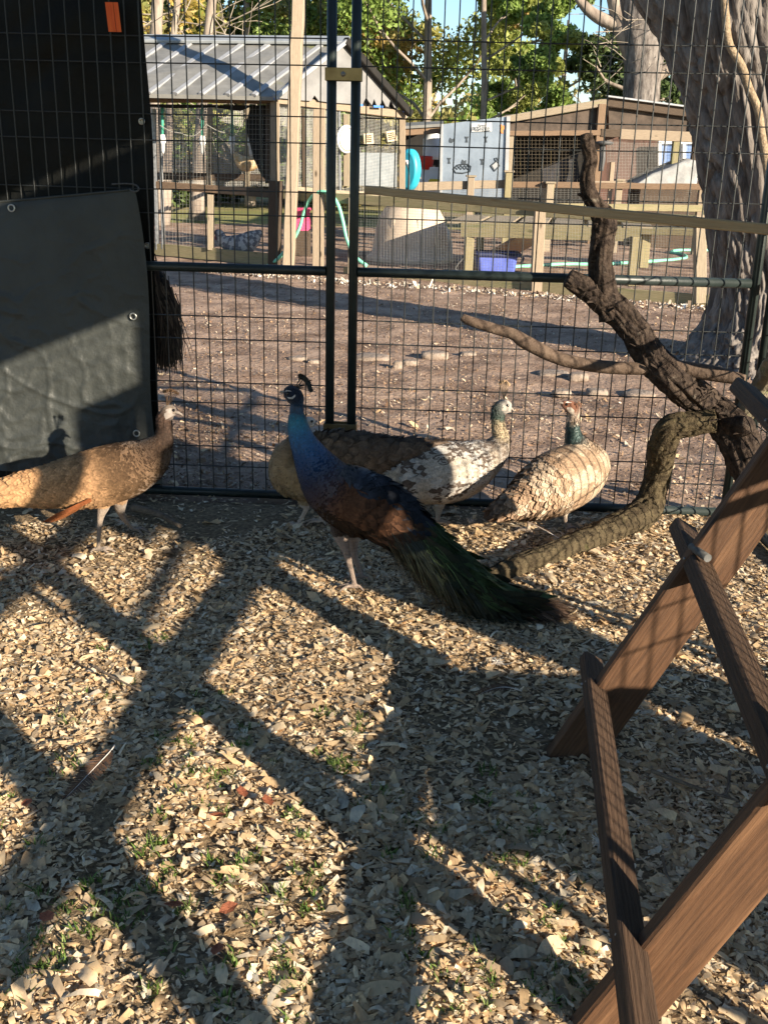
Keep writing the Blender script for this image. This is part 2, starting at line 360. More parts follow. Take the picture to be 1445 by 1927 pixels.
# ================================================================ KENNEL PANELS
m_frame = mat('green_black_paint', (.012, .018, .017), (.020, .028, .026), scale=20, rough=.42, spec=.4, bump=.05, bscale=120)
m_wire = mat('black_wire', (.012, .014, .014), (.02, .022, .022), scale=30, rough=.42, spec=.5)
m_zinc = mat('yellow_zinc', (.22, .155, .07), (.34, .25, .12), scale=14, rough=.4, metal=.8, spec=.5)
m_steel = mat('dull_steel', (.20, .205, .21), (.32, .325, .33), scale=24, rough=.5, metal=.7)
ZW = [2.60, 2.50, 2.30, 2.20, 2.008, 1.905, 1.705, 1.60, 1.40, 1.30, 0.858, 0.755, 0.556, 0.459, 0.252, 0.156]
TUBE = .021
def kennel_panel(P, u0, u1, label, skip_u=None, ztop=2.66, step=.0625, ph=0.0, posts=(True, True)):
    """P(u, z, off) maps the panel plane to the place"""
    t = thing('kennel_panel', P((u0 + u1) / 2, 0), label, 'kennel panel', 'black welded wire kennel panels')
    for k, u in enumerate((u0, u1)):
        if posts[k]: MB().tube([P(u, .0), P(u, ztop)], TUBE, 14).build('post', m_frame, t)
    MB().tube([P(u0 + TUBE, 1.07), P(u1 - TUBE, 1.07)], TUBE, 14).build('middle_rail', m_frame, t)
    MB().tube([P(u0 + TUBE, .024), P(u1 - TUBE, .024)], TUBE, 14).build('bottom_rail', m_frame, t)
    MB().tube([P(u0 - TUBE, ztop), P(u1 + TUBE, ztop)], TUBE, 12).build('top_rail', m_frame, t)
    w = MB(); u = u0 + ph
    while u < u1 - .03:
        j = rng.uniform(-.002, .002)
        for a, b in ((.03, 1.055), (1.085, ztop - .01)):
            w.tube([P(u + j, a, -.004), P(u + j + rng.uniform(-.002, .002), (a + b) / 2, -.004 + rng.uniform(-.003, .003)), P(u + j, b, -.004)], .0030, 6, False)
        u += step
    for z in ZW: w.tube([P(u0 + .02, z, .0), P((u0 + u1) / 2, z - .003, .0), P(u1 - .02, z, .0)], .0030, 6, False)
    w.build('wire_mesh', m_wire, t, kind='stuff')
    return t
pa = kennel_panel(F, -.93, .854, 'wire kennel panel on the left, its left half covered by black tarps', ph=.0175 + .03)
pb = kennel_panel(F, .955, 2.70, 'wire kennel panel right of the double post, behind the dead branch', ph=.0150 + .03)
CO = F(2.765, 0)
def S(u, z, off=0.0): return Vector((CO.x + .012 * u + off, CO.y - u, z))
pc = kennel_panel(S, .03, 1.95, 'wire kennel panel along the right edge behind the wooden ladder', ph=.05)
kennel_panel(S, 2.03, 3.95, 'wire kennel panel closing the right side beside the camera', ph=.05)
# clamp between the two middle posts
def clamp(z, label):
    t = thing('post_clamp', F(.9045, z), label, 'clamp', 'brass coloured clamps on the double post')
    b = MB()
    for s in (-1, 1): b.beam(F(.9045 - .075, z, s * .027), F(.9045 + .075, z, s * .027), .05, .004, FN)
    b.build('plate', m_zinc, t)
    for e in (-1, 1): MB().beam(F(.9045 + e * .074, z, -.03), F(.9045 + e * .074, z, .03), .05 if 0 else .004, .05, (0, 0, 1)).build('end_plate', m_zinc, t)
    MB().lathe(F(.9045, z, -.031), [(.0, -.009), (.008, -.009), (.010, -.004), (.010, .004), (0, .004)], 10, FN).build('bolt', m_steel, t)
clamp(1.872, 'yellow zinc clamp joining the double post near the top of the photo')
clamp(.36, 'low zinc clamp joining the double post just above the hens back')

# ================================================================ TARPS
m_tarp_out = mat('black_tarp', (.004, .0045, .004), (.008, .0085, .0075), scale=5, rough=.6, bump=.5, bscale=9, spec=.18)
m_tarp = mat('green_grey_tarp', (.030, .033, .030), (.046, .050, .046), scale=3, rough=.5, bump=.4, bscale=15, spec=.35, detail=4)
m_brass = mat('grommet_metal', (.45, .44, .40), (.6, .58, .52), scale=20, rough=.35, metal=.8)
m_strap = mat('orange_strap', (.75, .10, .02), (.85, .16, .03), scale=60, rough=.6, bump=.3, bscale=160, stretch=(1, 1, .1))
m_cord = mat('dark_cord', (.05, .05, .05), (.1, .1, .1), scale=90, rough=.6)
def sheet(P, us, zs, dep, ns=1):
    V = []; nu, nz_ = len(us), len(zs)
    return [P(us[i] if not callable(us) else 0, zs[j], dep(us[i], zs[j])) for j in range(nz_) for i in range(nu)], [(j * nu + i, j * nu + i + 1, (j + 1) * nu + i + 1, (j + 1) * nu + i) for j in range(nz_ - 1) for i in range(nu - 1)]
def wr(u, z, s=1.0):                            # folds of hanging plastic sheet
    v = Vector((u * 2.2 + z * .8, z * 2.6 - u * .9, 3)); a = noise.noise(v); b = noise.noise(Vector((u * 7 + z * 3, z * 6, 8)))
    c = abs(noise.noise(Vector((u * 3.5 - z * 2, z * 2.5 + u * 2, 5))))
    return s * (.030 * a + .008 * b + .028 * (1 - c) ** 4)
# upper tarp: outside the panel
def edge_u(z): return fp(268 + 17 * (1 - (z - .2) / 2.0), 300)[0] * 0 + (.066 if z > 1.1 else .066 - .0 * (1.1 - z))
NU, NZ = 60, 90
V = []
for j in range(NZ + 1):
    z = .0 + 2.64 * j / NZ
    for i in range(NU + 1):
        ue = .066 + .010 * math.sin(z * 5) - (.03 if z < .8 else 0) * min(1, (.8 - z) * 3)
        u = -1.9 + (ue + 1.9) * i / NU
        V.append(F(u, z, .035 + max(0, wr(u, z, .8) + .01) * min(1, (NU - i) / 5 + .2)))
Fc = [(j * (NU + 1) + i, j * (NU + 1) + i + 1, (j + 1) * (NU + 1) + i + 1, (j + 1) * (NU + 1) + i) for j in range(NZ) for i in range(NU)]
o0 = F(-.5, 0, .04)
tu = thing('wall_tarp', o0, 'tall black tarp covering the outside of the left kennel panel', 'tarp', 'tarps on the kennel')
link('sheet', npmesh('sheet', np.array([v - o0 for v in V]), Fc, True), m_tarp_out, tu)
def ring(c, r, rr, axis, parent, name='grommet', m=None):
    b = MB(); ax = Vector(axis).normalized(); a = ax.orthogonal().normalized(); q = ax.cross(a)
    pts = [Vector(c) + (a * math.cos(k * math.pi / 7) + q * math.sin(k * math.pi / 7)) * r for k in range(15)]
    b.tube(pts, rr, 6, False); return b.build(name, m or m_brass, parent)
for px, py in ((264, 228), (275, 463)):
    u, z = fp(px, py); ring(F(u, z, .025), .011, .004, FN, tu)
    MB().lathe(F(u, z, .028), [(0, 0), (.008, 0), (.008, .002), (0, .002)], 10, FN).build('pale_eye', mat('pale_plastic', (.7, .68, .58), None, rough=.5), tu)
def wl(u, z):                                   # lower tarp: broad sag, sharp small creases
    a = .5 * noise.noise(Vector((u * 1.2 + 3, z * 1.1, 3.3))) + .2 * noise.noise(Vector((u * 2.6, z * 2.2 + u, 1.3)))
    c1 = max(0, 1 - abs(noise.noise(Vector((u * 3.2 - z * 2.2, z * 3 + u * 2.4, 5)))) * 14); c2 = max(0, 1 - abs(noise.noise(Vector((u * 7 + z * 4, z * 6 - u * 5, 15)))) * 6); c3 = max(0, 1 - abs(noise.noise(Vector((u * 2 + z * 3.5, u * 1.2 - z * 1.6, 25)))) * 14)
    return .045 * a + .009 * c1 ** 2 + .006 * c2 ** 2 + .010 * c3 ** 2 + .003 * noise.noise(Vector((u * 30, z * 30, 2)))
# lower tarp: hung inside the panel over the bottom half
NU, NZ = 170, 150
V = []; topl = fp(0, 380); topr = fp(250, 357)
for j in range(NZ + 1):
    for i in range(NU + 1):
        q = i / NU; s_ = j / NZ
        ut = -1.9 + (topr[0] + .02 + 1.9) * q; zt = topr[1] + (topl[1] - topr[1]) * (topr[0] - ut) / (topr[0] - topl[0])
        ur = .055 - .030 * math.sin(s_ * 5.5)         # right edge ripples
        u = -1.9 + (topr[0] + .02 + (ur - topr[0]) * (1 - s_) ** .6 + 1.9) * q
        zb = .06 + .13 * max(0, .1 - u) + .02 * noise.noise(Vector((u * 4, 0, 0)))
        z = zb + (zt - zb) * s_
        k = (1 - s_) ** .5
        V.append(F(u, z, -.045 - k * (.03 + max(0, wl(u, z) + .03) + .16 * max(0, -u - .1) * (1 - s_)) * min(1, (1 - q) * 9 + .25)))
Fc = [(j * (NU + 1) + i, j * (NU + 1) + i + 1, (j + 1) * (NU + 1) + i + 1, (j + 1) * (NU + 1) + i) for j in range(NZ) for i in range(NU)]
o0 = F(-.5, 0, -.06)
tl = thing('wall_tarp', o0, 'creased green grey tarp hung low on the inside of the left panel', 'tarp', 'tarps on the kennel')
link('sheet', npmesh('sheet', np.array([v - o0 for v in V]), Fc, True), m_tarp, tl)
hem = MB(); hem.tube([V[NZ * (NU + 1) + i] for i in range(0, NU + 1, 4)], .006, 6).build('hem', m_tarp, tl)
for px, py in ((35, 390), (260, 591), (266, 808)):
    u, z = fp(px, py); ring(F(u, z, -.075), .014, .0035, FN, tl)
u, z = fp(258, 351); pts = [F(u - .10, z + .008, -.03), F(u - .03, z + .012, -.035), F(u + .01, z + .006, -.04), F(u + .02, z - .012, -.045), F(u, z - .02, -.05), F(u - .02, z - .01, -.045)]
MB().tube([Vector(p) for p in smoothpath(pts, 4)], .0035, 6).build('tie_cord', m_cord, tl)
# orange strap hanging at the top of the dark tarp
ts = thing('tie_strap', F(*fp(218, 60), -.02), 'bright orange ratchet strap hanging on the dark tarp at the top', 'strap')
u0_, z0_ = fp(204, 5); u1_, z1_ = fp(231, 61)
for a, b in ((0, .60), (.64, 1.0)):
    x0 = u0_ + (u1_ - u0_) * a; x1 = u0_ + (u1_ - u0_) * b
    MB().prism([F(x0, z1_, -.016), F(x1, z1_, -.016), F(x1 - .008, z0_, -.016), F(x0 - .008, z0_, -.016)], FN * .003).build('webbing', m_strap, ts)
# roof tarp, outside the frame above
V = []; nx, ny = 24, 30
for j in range(ny + 1):
    for i in range(nx + 1):
        x = 1.68 - 3.9 * i / nx; y = -.6 + 4.45 * j / ny
        V.append(Vector((x, y, 2.76 + .12 * math.sin(math.pi * i / nx) + .03 * noise.noise(Vector((x * 2, y * 2, 0))))))
Fc = [(j * (nx + 1) + i, j * (nx + 1) + i + 1, (j + 1) * (nx + 1) + i + 1, (j + 1) * (nx + 1) + i) for j in range(ny) for i in range(nx)]
props(link('roof_tarp', npmesh('roof_tarp', np.array(V), Fc, True), m_tarp_out), 'dark tarp stretched as a roof over the kennel above the frame', 'tarp', 'tarps on the kennel')
V = [Vector((1.69 + .015 * noise.noise(Vector((y * 3, z * 3, 0))), y, z)) for z in np.linspace(2.06, 2.75, 8) for y in np.linspace(-.6, 3.9, 40)]
Fc = [(j * 40 + i, j * 40 + i + 1, (j + 1) * 40 + i + 1, (j + 1) * 40 + i) for j in range(7) for i in range(39)]
props(link('shade_strip', npmesh('shade_strip', np.array(V), Fc, True), m_tarp_out), 'dark strip added under the roof edge on the right to shade the fence, above the frame', 'tarp', 'tarps on the kennel')  # unseen strip added to keep sun off the upper fence
# unseen dark sheets added along the right side panel, cut to shade the birds
def st(y): return 4.5 - y
V = []; Fq = []
for (ya, yb, za) in ((1.42, 1.62, 1.12), (1.62, 1.92, 1.12), (1.92, 2.33, .02), (2.33, 2.95, .66)):
    b0 = len(V); n = 10
    for j in range(n + 1):
        for i in range(n + 1):
            y = ya + (yb - ya) * i / n; z = za + (2.10 - za) * j / n
            V.append(Vector((CO.x + .05 + .02 * noise.noise(Vector((y * 4, z * 4, 1))), y, z if za < 1 else za + (z - za) * (.42 if ya < 1.5 else .63))))
    Fq += [(b0 + j * (n + 1) + i, b0 + j * (n + 1) + i + 1, b0 + (j + 1) * (n + 1) + i + 1, b0 + (j + 1) * (n + 1) + i) for j in range(n) for i in range(n)]
props(link('side_shade_sheet', npmesh('side_shade_sheet', np.array(V), Fq, True), m_tarp_out), 'dark sheet added on the right side panel outside the frame to cast shade', 'tarp', 'tarps on the kennel')

# unseen box added outside the right panel to shade the shavings
nb_ = thing('shade_box', (1.98, 1.05, 0), 'low wooden box added outside the right panel to cast shade, out of the picture', 'shade box')
mnb = wood('shade_box_wood', (.20, .14, .09), (.32, .24, .16))
MB().box((1.75, .70, .10), (2.2, 1.38, .62)).build('box', mnb, nb_); MB().beam((1.97, .62, .645), (1.97, 1.46, .645), .56, .04).build('lid', mnb, nb_)
for x in (1.79, 2.16):
    for y in (.76, 1.32): MB().beam((x, y, 0), (x, y, .1), .05, .05, (0, 1, 0)).build('leg', mnb, nb_)
# ================================================================ LADDER ROOST
m_cedar = wood('red_brown_wood', (.044, .022, .011), (.098, .047, .022), (.145, .075, .037), rough=.62, bump=.3, amt3=.42)
m_old = wood('dark_weathered_wood', (.030, .018, .011), (.072, .042, .025), (.12, .085, .06), rough=.7, bump=.5, amt3=.25)
lad = thing('ladder_roost', (.6, 2.0, 0), 'brown wooden ladder roost leaning in the lower right corner', 'ladder')
ANG = math.atan2(.908, .48)
ax = Vector((math.cos(ANG), 0, math.sin(ANG))); nx_ = Vector((-math.sin(ANG), 0, math.cos(ANG)))
def stringer(e0, e1, y, w):
    """e0, e1 : photo pixels on the upper edge"""
    p0 = A(*e0, y); p1 = A(*e1, y); d = (p1 - p0).normalized(); n = Vector((-d.z, 0, d.x))
    a = p0 - n * (w / 2) - d * .05; b = p0 - n * (w / 2) + d * 1.75
    MB().beam(a, b, .038, w, n, .005).build('side_board', m_cedar, lad); return p0, d, n
s1 = stringer((1030, 1412), (1445, 825), 2.5, .135); s2 = stringer((1092, 1905), (1445, 1475), 1.53, .125)
MB().beam(Vector((.37, .638, -.02)) - s1[2] * .06, Vector((.37, .638, -.02)) - s1[2] * .06 + s1[1] * 1.75, .038, .125, s1[2], .005).build('side_board', m_cedar, lad)
def rung(pA, pB, w=.045, h=.075, ext=(0, 0)):
    a = Vector(pA); b = Vector(pB); d = (b - a).normalized()
    MB().beam(a - d * ext[0], b + d * ext[1], w, h, s1[2], .006).build('rung', m_old, lad)
def on(s, px, py, lift): return A(px, py, s[0].y) + s[2] * lift
for px, py, z in ((1112, 1236, .215), (1284, 988, .585), (1398, 724, .955)):
    e = G(px, py, z); far = e + Vector((0, .0, -.012)); near = far + Vector((-.12, -1, 0)) * (far.y - .38)
    rung(far, near, .038 if z < .3 else .045, .062 if z < .3 else .07)
    for s_ in (s1, s2):
        q = (far.y - s_[0].y); p = far + Vector((-.12, -1, 0)) * q + s1[2] * .034
        for dx in (-.006, .008): MB().lathe(p + Vector((dx, dx, 0)), [(0, .004), (.004, .003), (.0045, 0), (0, -.002)], 8, s1[2]).build('screw', m_steel, lad)
for p in (A(1327, 1045, 2.45),): MB().tube([p + Vector((-.02, .06, .0)), p + Vector((.0, -.02, .0))], .011, 10).build('bolt', mat('weathered_bolt', (.07, .07, .068), (.13, .13, .125), scale=60, rough=.6, metal=.3), lad)

# ================================================================ PEAFOWL
m_body = mat('plumage_skin', (.85, .85, .85), (1.15, 1.15, 1.15), scale=70, rough=.8, attr=True, bump=.5, bscale=140, spec=.15, sheen=.15)
m_feather = mat('feather', (.72, .72, .72), (1.22, 1.2, 1.18), scale=110, rough=.7, attr=True, bump=.25, bscale=260, spec=.2, trans=.12)
m_gloss = mat('glossy_feather', (.8, .8, .8), (1.2, 1.2, 1.2), scale=110, rough=.42, attr=True, bump=.2, bscale=260, spec=.6, metal=.25)
m_beak = mat('horn_beak', (.16, .13, .11), (.30, .26, .22), scale=30, rough=.5)
m_eye = mat('bird_eye', (.01, .008, .006), None, rough=.12, spec=.6)
m_strand = mat('train_barb', (.8, .8, .8), (1.2, 1.2, 1.2), scale=60, rough=.5, attr=True, spec=.4, trans=.1)

class Bird:
    def __init__(s, Y0, pts, lat, n=7):
        """pts: (px, py, radius_px, dY) from head to tail; lat: list of (index, lateral/vertical ratio)"""
        W = []
        for px, py, r, dy in pts:
            p = A(px, py, Y0 + dy); W.append((p.x, p.y, p.z, r / ppm(p)))
        P = np.array(smoothpath(W, n)); s.c = P[:, :3]; s.r = np.maximum(P[:, 3], .004); s.N = len(P); s.n = n
        s.t = np.linspace(0, len(pts) - 1, s.N)
        T = np.gradient(s.c, axis=0); T /= np.linalg.norm(T, axis=1)[:, None]; s.T = T
        V = s.c - np.array(EYE); V[:, 2] *= .3; V /= np.linalg.norm(V, axis=1)[:, None]
        S = V - T * (V * T).sum(1)[:, None]; S /= np.linalg.norm(S, axis=1)[:, None]; s.S = S
        U = np.cross(T, S); k = int(s.N * .55); U *= np.sign(U[k, 2]); s.U = U
        s.lat = np.interp(s.t, [a for a, b in lat], [b for a, b in lat])
    def at(s, t, ph, k=1.0):
        f = np.interp(t, s.t, np.arange(s.N)); i = np.minimum(f.astype(int), s.N - 2); w = (f - i)[:, None]
        g = lambda a: a[i] * (1 - w) + a[i + 1] * w
        c, T, S, U = g(s.c), g(s.T), g(s.S), g(s.U); r = g(s.r[:, None])[:, 0]; la = g(s.lat[:, None])[:, 0]
        cs, sn = np.cos(ph), np.sin(ph)
        p = c + U * (r * cs * k)[:, None] + S * (r * la * sn * k)[:, None]
        nrm = U * (cs * la)[:, None] + S * sn[:, None]; nrm /= np.linalg.norm(nrm, axis=1)[:, None]
        return p, T / np.linalg.norm(T, axis=1)[:, None], nrm
    def skin(s, name, legs, parent, colfn, legcol, voxel=.0042, seg=26):
        b = MB(); base = 0
        for i in range(s.N):
            for k in range(seg):
                a = 2 * math.pi * k / seg
                b.v.append(Vector(s.c[i] + s.U[i] * s.r[i] * math.cos(a) + s.S[i] * s.r[i] * s.lat[i] * math.sin(a)))
        for i in range(s.N - 1):
            for k in range(seg):
                j = (k + 1) % seg; q = i * seg; b.face((q + k, q + j, q + seg + j, q + seg + k))
        b.face(range(seg - 1, -1, -1)); b.face(range((s.N - 1) * seg, s.N * seg))
        LP = []
        for path, rad in legs:
            q = smoothpath([(*p, r) for p, r in zip(path, rad)], 4); b.tube([x[:3] for x in q], [float(x[3]) for x in q], 10, True); LP += [x[:3] for x in q]
        me = bpy.data.meshes.new('raw'); me.from_pydata([tuple(v) for v in b.v], [], b.f)
        o = bpy.data.objects.new('raw', me); COL.objects.link(o)
        m = o.modifiers.new('r', 'REMESH'); m.mode = 'VOXEL'; m.voxel_size = voxel
        m2 = o.modifiers.new('s', 'SMOOTH'); m2.factor = .5; m2.iterations = 3
        dg = bpy.context.evaluated_depsgraph_get(); out = bpy.data.meshes.new_from_object(o.evaluated_get(dg)); bpy.data.objects.remove(o)
        nv = len(out.vertices); co = np.empty(nv * 3, dtype=np.float32); out.vertices.foreach_get('co', co); co = co.reshape(-1, 3)
        col = np.empty((nv, 3)); LP = np.array(LP)
        for a in range(0, nv, 4000):
            ch = co[a:a + 4000]; d = ((ch[:, None] - s.c[None]) ** 2).sum(2) / (s.r[None] ** 2); i = d.argmin(1); dm = np.sqrt(d.min(1)); rel = ch - s.c[i]
            ph = np.arctan2((rel * s.S[i]).sum(1) / s.lat[i], (rel * s.U[i]).sum(1)); cc = colfn(s.t[i], ph, ch)
            dl = np.sqrt(((ch[:, None] - LP[None]) ** 2).sum(2)).min(1)
            isleg = (dm > 1.12) & (dl < .03); cc[isleg] = legcol * (1 + .10 * np.sin(ch[isleg][:, 2:3] * 900)); col[a:a + 4000] = cc
        at = out.color_attributes.new('Col', 'FLOAT_COLOR', 'POINT'); at.data.foreach_set('color', np.hstack([col, np.ones((nv, 1))]).astype(np.float32).ravel())
        o0 = np.array(ORG[parent.name]); out.vertices.foreach_set('co', (co - o0).astype(np.float32).ravel())
        out.polygons.foreach_set('use_smooth', np.ones(len(out.polygons), dtype=bool)); out.update(); out.name = name
        return link(name, out, m_body, parent)
    def feathers(s, name, parent, n, t0, t1, L, colfn, seed, wid=.5, lift=.16, material=None, phr=(-math.pi, math.pi), tipdark=.75, k=1.0, grow=0.0, spread=.12, area=True, basec=1.0, cup=.22):
        R = np.random.RandomState(seed)
        tt = np.linspace(t0, t1, 200); w = np.interp(tt, s.t, s.r) if area else np.ones(200); w = w / w.sum(); t = R.choice(tt, n, p=w) + R.uniform(-.05, .05, n)
        ph = R.uniform(phr[0], phr[1], n); t = np.clip(t, 0, s.t[-1] - .01); o = np.argsort(-t); t = t[o]; ph = ph[o]; n = len(t)
        p, T, Nn = s.at(t, ph, k); B = np.cross(Nn, T); B /= np.linalg.norm(B, axis=1)[:, None]
        a = R.normal(0, spread, n)[:, None]; D = T * np.cos(a) + B * np.sin(a); D = D - Nn * (D * Nn).sum(1)[:, None] * .6; D /= np.linalg.norm(D, axis=1)[:, None]; B = np.cross(Nn, D)
        ln = L * R.uniform(.7, 1.25, n) * (1 + grow * (t - t0) / max(.01, t1 - t0)); wd = ln * wid * R.uniform(.8, 1.2, n)
        rows = ((0, .22, 0), (.35, .5, .5), (.72, .48, .8), (.94, .22, .9), (1.03, 0, .9))
        V = np.zeros((n, 9, 3)); C = np.zeros((n, 9, 3)); col = colfn(t, ph, p) * np.exp(R.normal(0, .12, (n, 1)))
        q = 0
        for f, hw, lf in rows:
            for sgn in ((-1, 1) if hw else (0,)):
                V[:, q] = p + D * (ln * f)[:, None] + B * (wd * hw * sgn)[:, None] + Nn * (ln * lift * lf * f - (abs(sgn) * wd * hw * cup) + .002)[:, None]
                C[:, q] = col * (basec if f < .5 else (1.08 if f < .9 else tipdark)); q += 1
        Fq = np.array([(0, 1, 3, 2), (2, 3, 5, 4), (4, 5, 7, 6), (6, 7, 8, 8)])
        F4 = (Fq[None, :3] + (np.arange(n) * 9)[:, None, None]).reshape(-1, 4)
        F3 = (np.array([(6, 7, 8)])[None] + (np.arange(n) * 9)[:, None, None]).reshape(-1, 3)
        V = V.reshape(-1, 3) - np.array(ORG[parent.name]); Ft = np.vstack([F4[:, [0, 1, 2]], F4[:, [0, 2, 3]], F3])
        return link(name, npmesh(name, V, Ft, False, C.reshape(-1, 3)), material or m_feather, parent, kind='stuff')

def legpath(Y, hip, knee, hock, foot, gY=None):
    """pixels: hip in the body, hock = visible backward joint, foot on the ground"""
    g = G(*foot); return [A(*hip, Y), A(*knee, Y), A(*hock, (Y + g.y) / 2), Vector((g.x, g.y, .022))], g
def toes(g, heading, ln=.075):
    out = []
    for a, l in ((0, 1.0), (.55, .85), (-.55, .85), (math.pi, .45)):
        d = Vector((math.cos(heading + a), math.sin(heading + a), 0)); p = Vector((g.x, g.y, .02))
        out.append(([p, p + d * ln * l * .5 + Vector((0, 0, .006)), p + d * ln * l + Vector((0, 0, -.012))], [.0065, .0060, .0045]))
    return out
from mathutils.bvhtree import BVHTree
def surf(t, x, y, Y):
    ob = next(c for c in t.children if c.name.startswith('body')); key = ob.name
    if key not in SURF:
        me = ob.data; SURF[key] = BVHTree.FromPolygons([v.co + ORG[t.name] for v in me.vertices], [tuple(p.vertices) for p in me.polygons])
    d = ray(x, y).normalized(); h = SURF[key].ray_cast(EYE, d)
    return h[0] if h[0] is not None and abs(h[0].y - Y) < .3 else A(x, y, Y)
SURF = {}
def head_parts(t, bird, beak_tip, beak_base, Y, rb, eye, crest, crest_col, face, dY=-.0, crest_n=11, tipr=.006):
    bt = A(*beak_tip, Y + dY); bb = A(*beak_base, Y + dY * .5)
    d = bt - bb
    MB().tube([bb - d * .15, bb + d * .35 + Vector((0, 0, .002)), bb + d * .75, bt - Vector((0, 0, .004))], [rb, rb * .8, rb * .5, .0015], 10).build('beak', m_beak, t)
    if eye:
        p = surf(t, *eye, Y); tow = (EYE - p).normalized(); MB().ball(p + tow * .001, .0062).build('eye', m_eye, t)
    for poly, c in face:                         # pale bare skin patches round the eye: thin shaped pads
        b = MB(); P = [surf(t, x, y, Y) for x, y in poly]; cen = sum(P, Vector()) / len(P); tow = (EYE - cen).normalized()
        i0 = len(b.v); cc_ = surf(t, sum(x for x, y in poly) / len(poly), sum(y for x, y in poly) / len(poly), Y); b.v += [p + tow * .0015 for p in P] + [cc_ + tow * .004]
        for k in range(len(P)): b.face((i0 + k, i0 + (k + 1) % len(P), i0 + len(P)), None, True)
        b.build('face_patch', mat('face_%d' % int(c[0] * 100), c, tuple(x * .8 for x in c), scale=90, rough=.7), t)
    if crest:
        base, tips = crest; b = MB(); tp = MB()
        p0 = A(*base, Y)
        for k in range(crest_n):
            q = k / (crest_n - 1); x = np.interp(q, [i / (len(tips) - 1) for i in range(len(tips))], [a for a, _ in tips]); y = np.interp(q, [i / (len(tips) - 1) for i in range(len(tips))], [a for _, a in tips])
            e = A(x, y, Y + rng.uniform(-.012, .012)); mid = (p0 + e) / 2 + Vector((rng.uniform(-.003, .003), 0, 0))
            b.tube([p0, mid, e], .0009, 4, False); dd = (e - p0).normalized(); sd = dd.cross(FWD).normalized()
            tp.quadpts([e - dd * tipr * 1.5, e + sd * tipr, e + dd * tipr * 1.4, e - sd * tipr]); tp.quadpts([e - dd * tipr * 1.5, e + FWD * tipr, e + dd * tipr * 1.4, e - FWD * tipr])
        c = b.build('crest', mat('crest_stalk_%d' % int(crest_col[0] * 1000), tuple(x * .9 for x in crest_col), crest_col, rough=.7), t)
        tp.build('crest_tip', mat('crest_tip_%d' % int(crest_col[0] * 1000), crest_col, tuple(x * 1.4 for x in crest_col), scale=80, rough=.6), c)
def lerpc(t, keys):
    ts = [k for k, _ in keys]; return np.stack([np.interp(t, ts, [c[i] for _, c in keys]) for i in range(3)], 1)
def npn(p, s, seed=0.0):
    return np.array([noise.noise(Vector((a * s + seed, b * s, c * s))) for a, b, c in p])

# ---- brown hen walking right at the left edge
Y = 3.98
B1 = Bird(Y, [(331, 775, 7, 0), (320, 775, 14, 0), (309, 788, 13, 0), (309, 808, 14, 0), (305, 832, 23, 0), (283, 860, 40, .01), (252, 878, 51, .01), (213, 891, 55, .01), (168, 903, 51, 0), (125, 911, 42, 0), (80, 917, 35, 0), (40, 922, 27, 0), (0, 930, 20, 0), (-40, 938, 13, 0), (-75, 944, 5, 0)],
          [(0, .8), (3, .9), (6, .85), (8, .85), (10, .9), (14, 2.0)])
t = thing('peahen', G(205, 1030), 'tan brown peahen walking past the low tarp at the left edge', 'peahen', 'peahens in the pen')
K1 = [(0, (.20, .16, .13)), (1.0, (.17, .13, .10)), (1.5, (.07, .042, .03)), (3.5, (.042, .026, .018)), (5, (.075, .045, .027)), (6.5, (.19, .112, .06)), (9, (.44, .25, .12)), (12, (.46, .275, .14)), (14, (.40, .25, .14))]
def c1(tt, ph, p):
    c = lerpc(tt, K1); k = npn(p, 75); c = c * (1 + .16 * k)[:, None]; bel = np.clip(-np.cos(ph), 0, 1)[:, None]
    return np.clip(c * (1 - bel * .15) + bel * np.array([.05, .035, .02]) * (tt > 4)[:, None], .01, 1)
L1, g1 = legpath(Y, (200, 915), (196, 948), (189, 978), (186, 1044)); L2, g2 = legpath(Y + .06, (232, 905), (226, 945), (231, 972), (252, 1005))
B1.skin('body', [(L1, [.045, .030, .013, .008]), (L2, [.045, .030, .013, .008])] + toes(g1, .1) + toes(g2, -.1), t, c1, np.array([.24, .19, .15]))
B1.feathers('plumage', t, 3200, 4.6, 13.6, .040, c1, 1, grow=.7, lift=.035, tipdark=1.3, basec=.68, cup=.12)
B1.feathers('neck_feathers', t, 900, 1.6, 5, .014, c1, 2, lift=.2)
head_parts(t, B1, (345, 781), (331, 776), Y, .0075, (327, 772), ((314, 764), [(309, 737), (318, 734), (326, 735), (335, 741)]), (.10, .06, .035), [([(313, 770), (322, 768), (330, 772), (329, 781), (320, 786), (312, 790), (309, 781)], (.26, .225, .20))])
rw = MB()
for k in range(9):
    q = k / 8; a = A(172 - q * 6, 940 + q * 6, Y - .10 + q * .05); e = A(78 + q * 22, 984 - q * 3 + (q > .6) * 2, Y - .06 + q * .06); d = (e - a); s_ = Vector((.0, -.6, .8)) * .012
    rw.col = (.30 * rng.uniform(.8, 1.2), .115, .045); rw.quadpts([a - s_, a + s_, a + d * .7 + s_ * 1.1, e, a + d * .7 - s_ * 1.1])
rw.build('rust_wing_quills', m_feather, t)

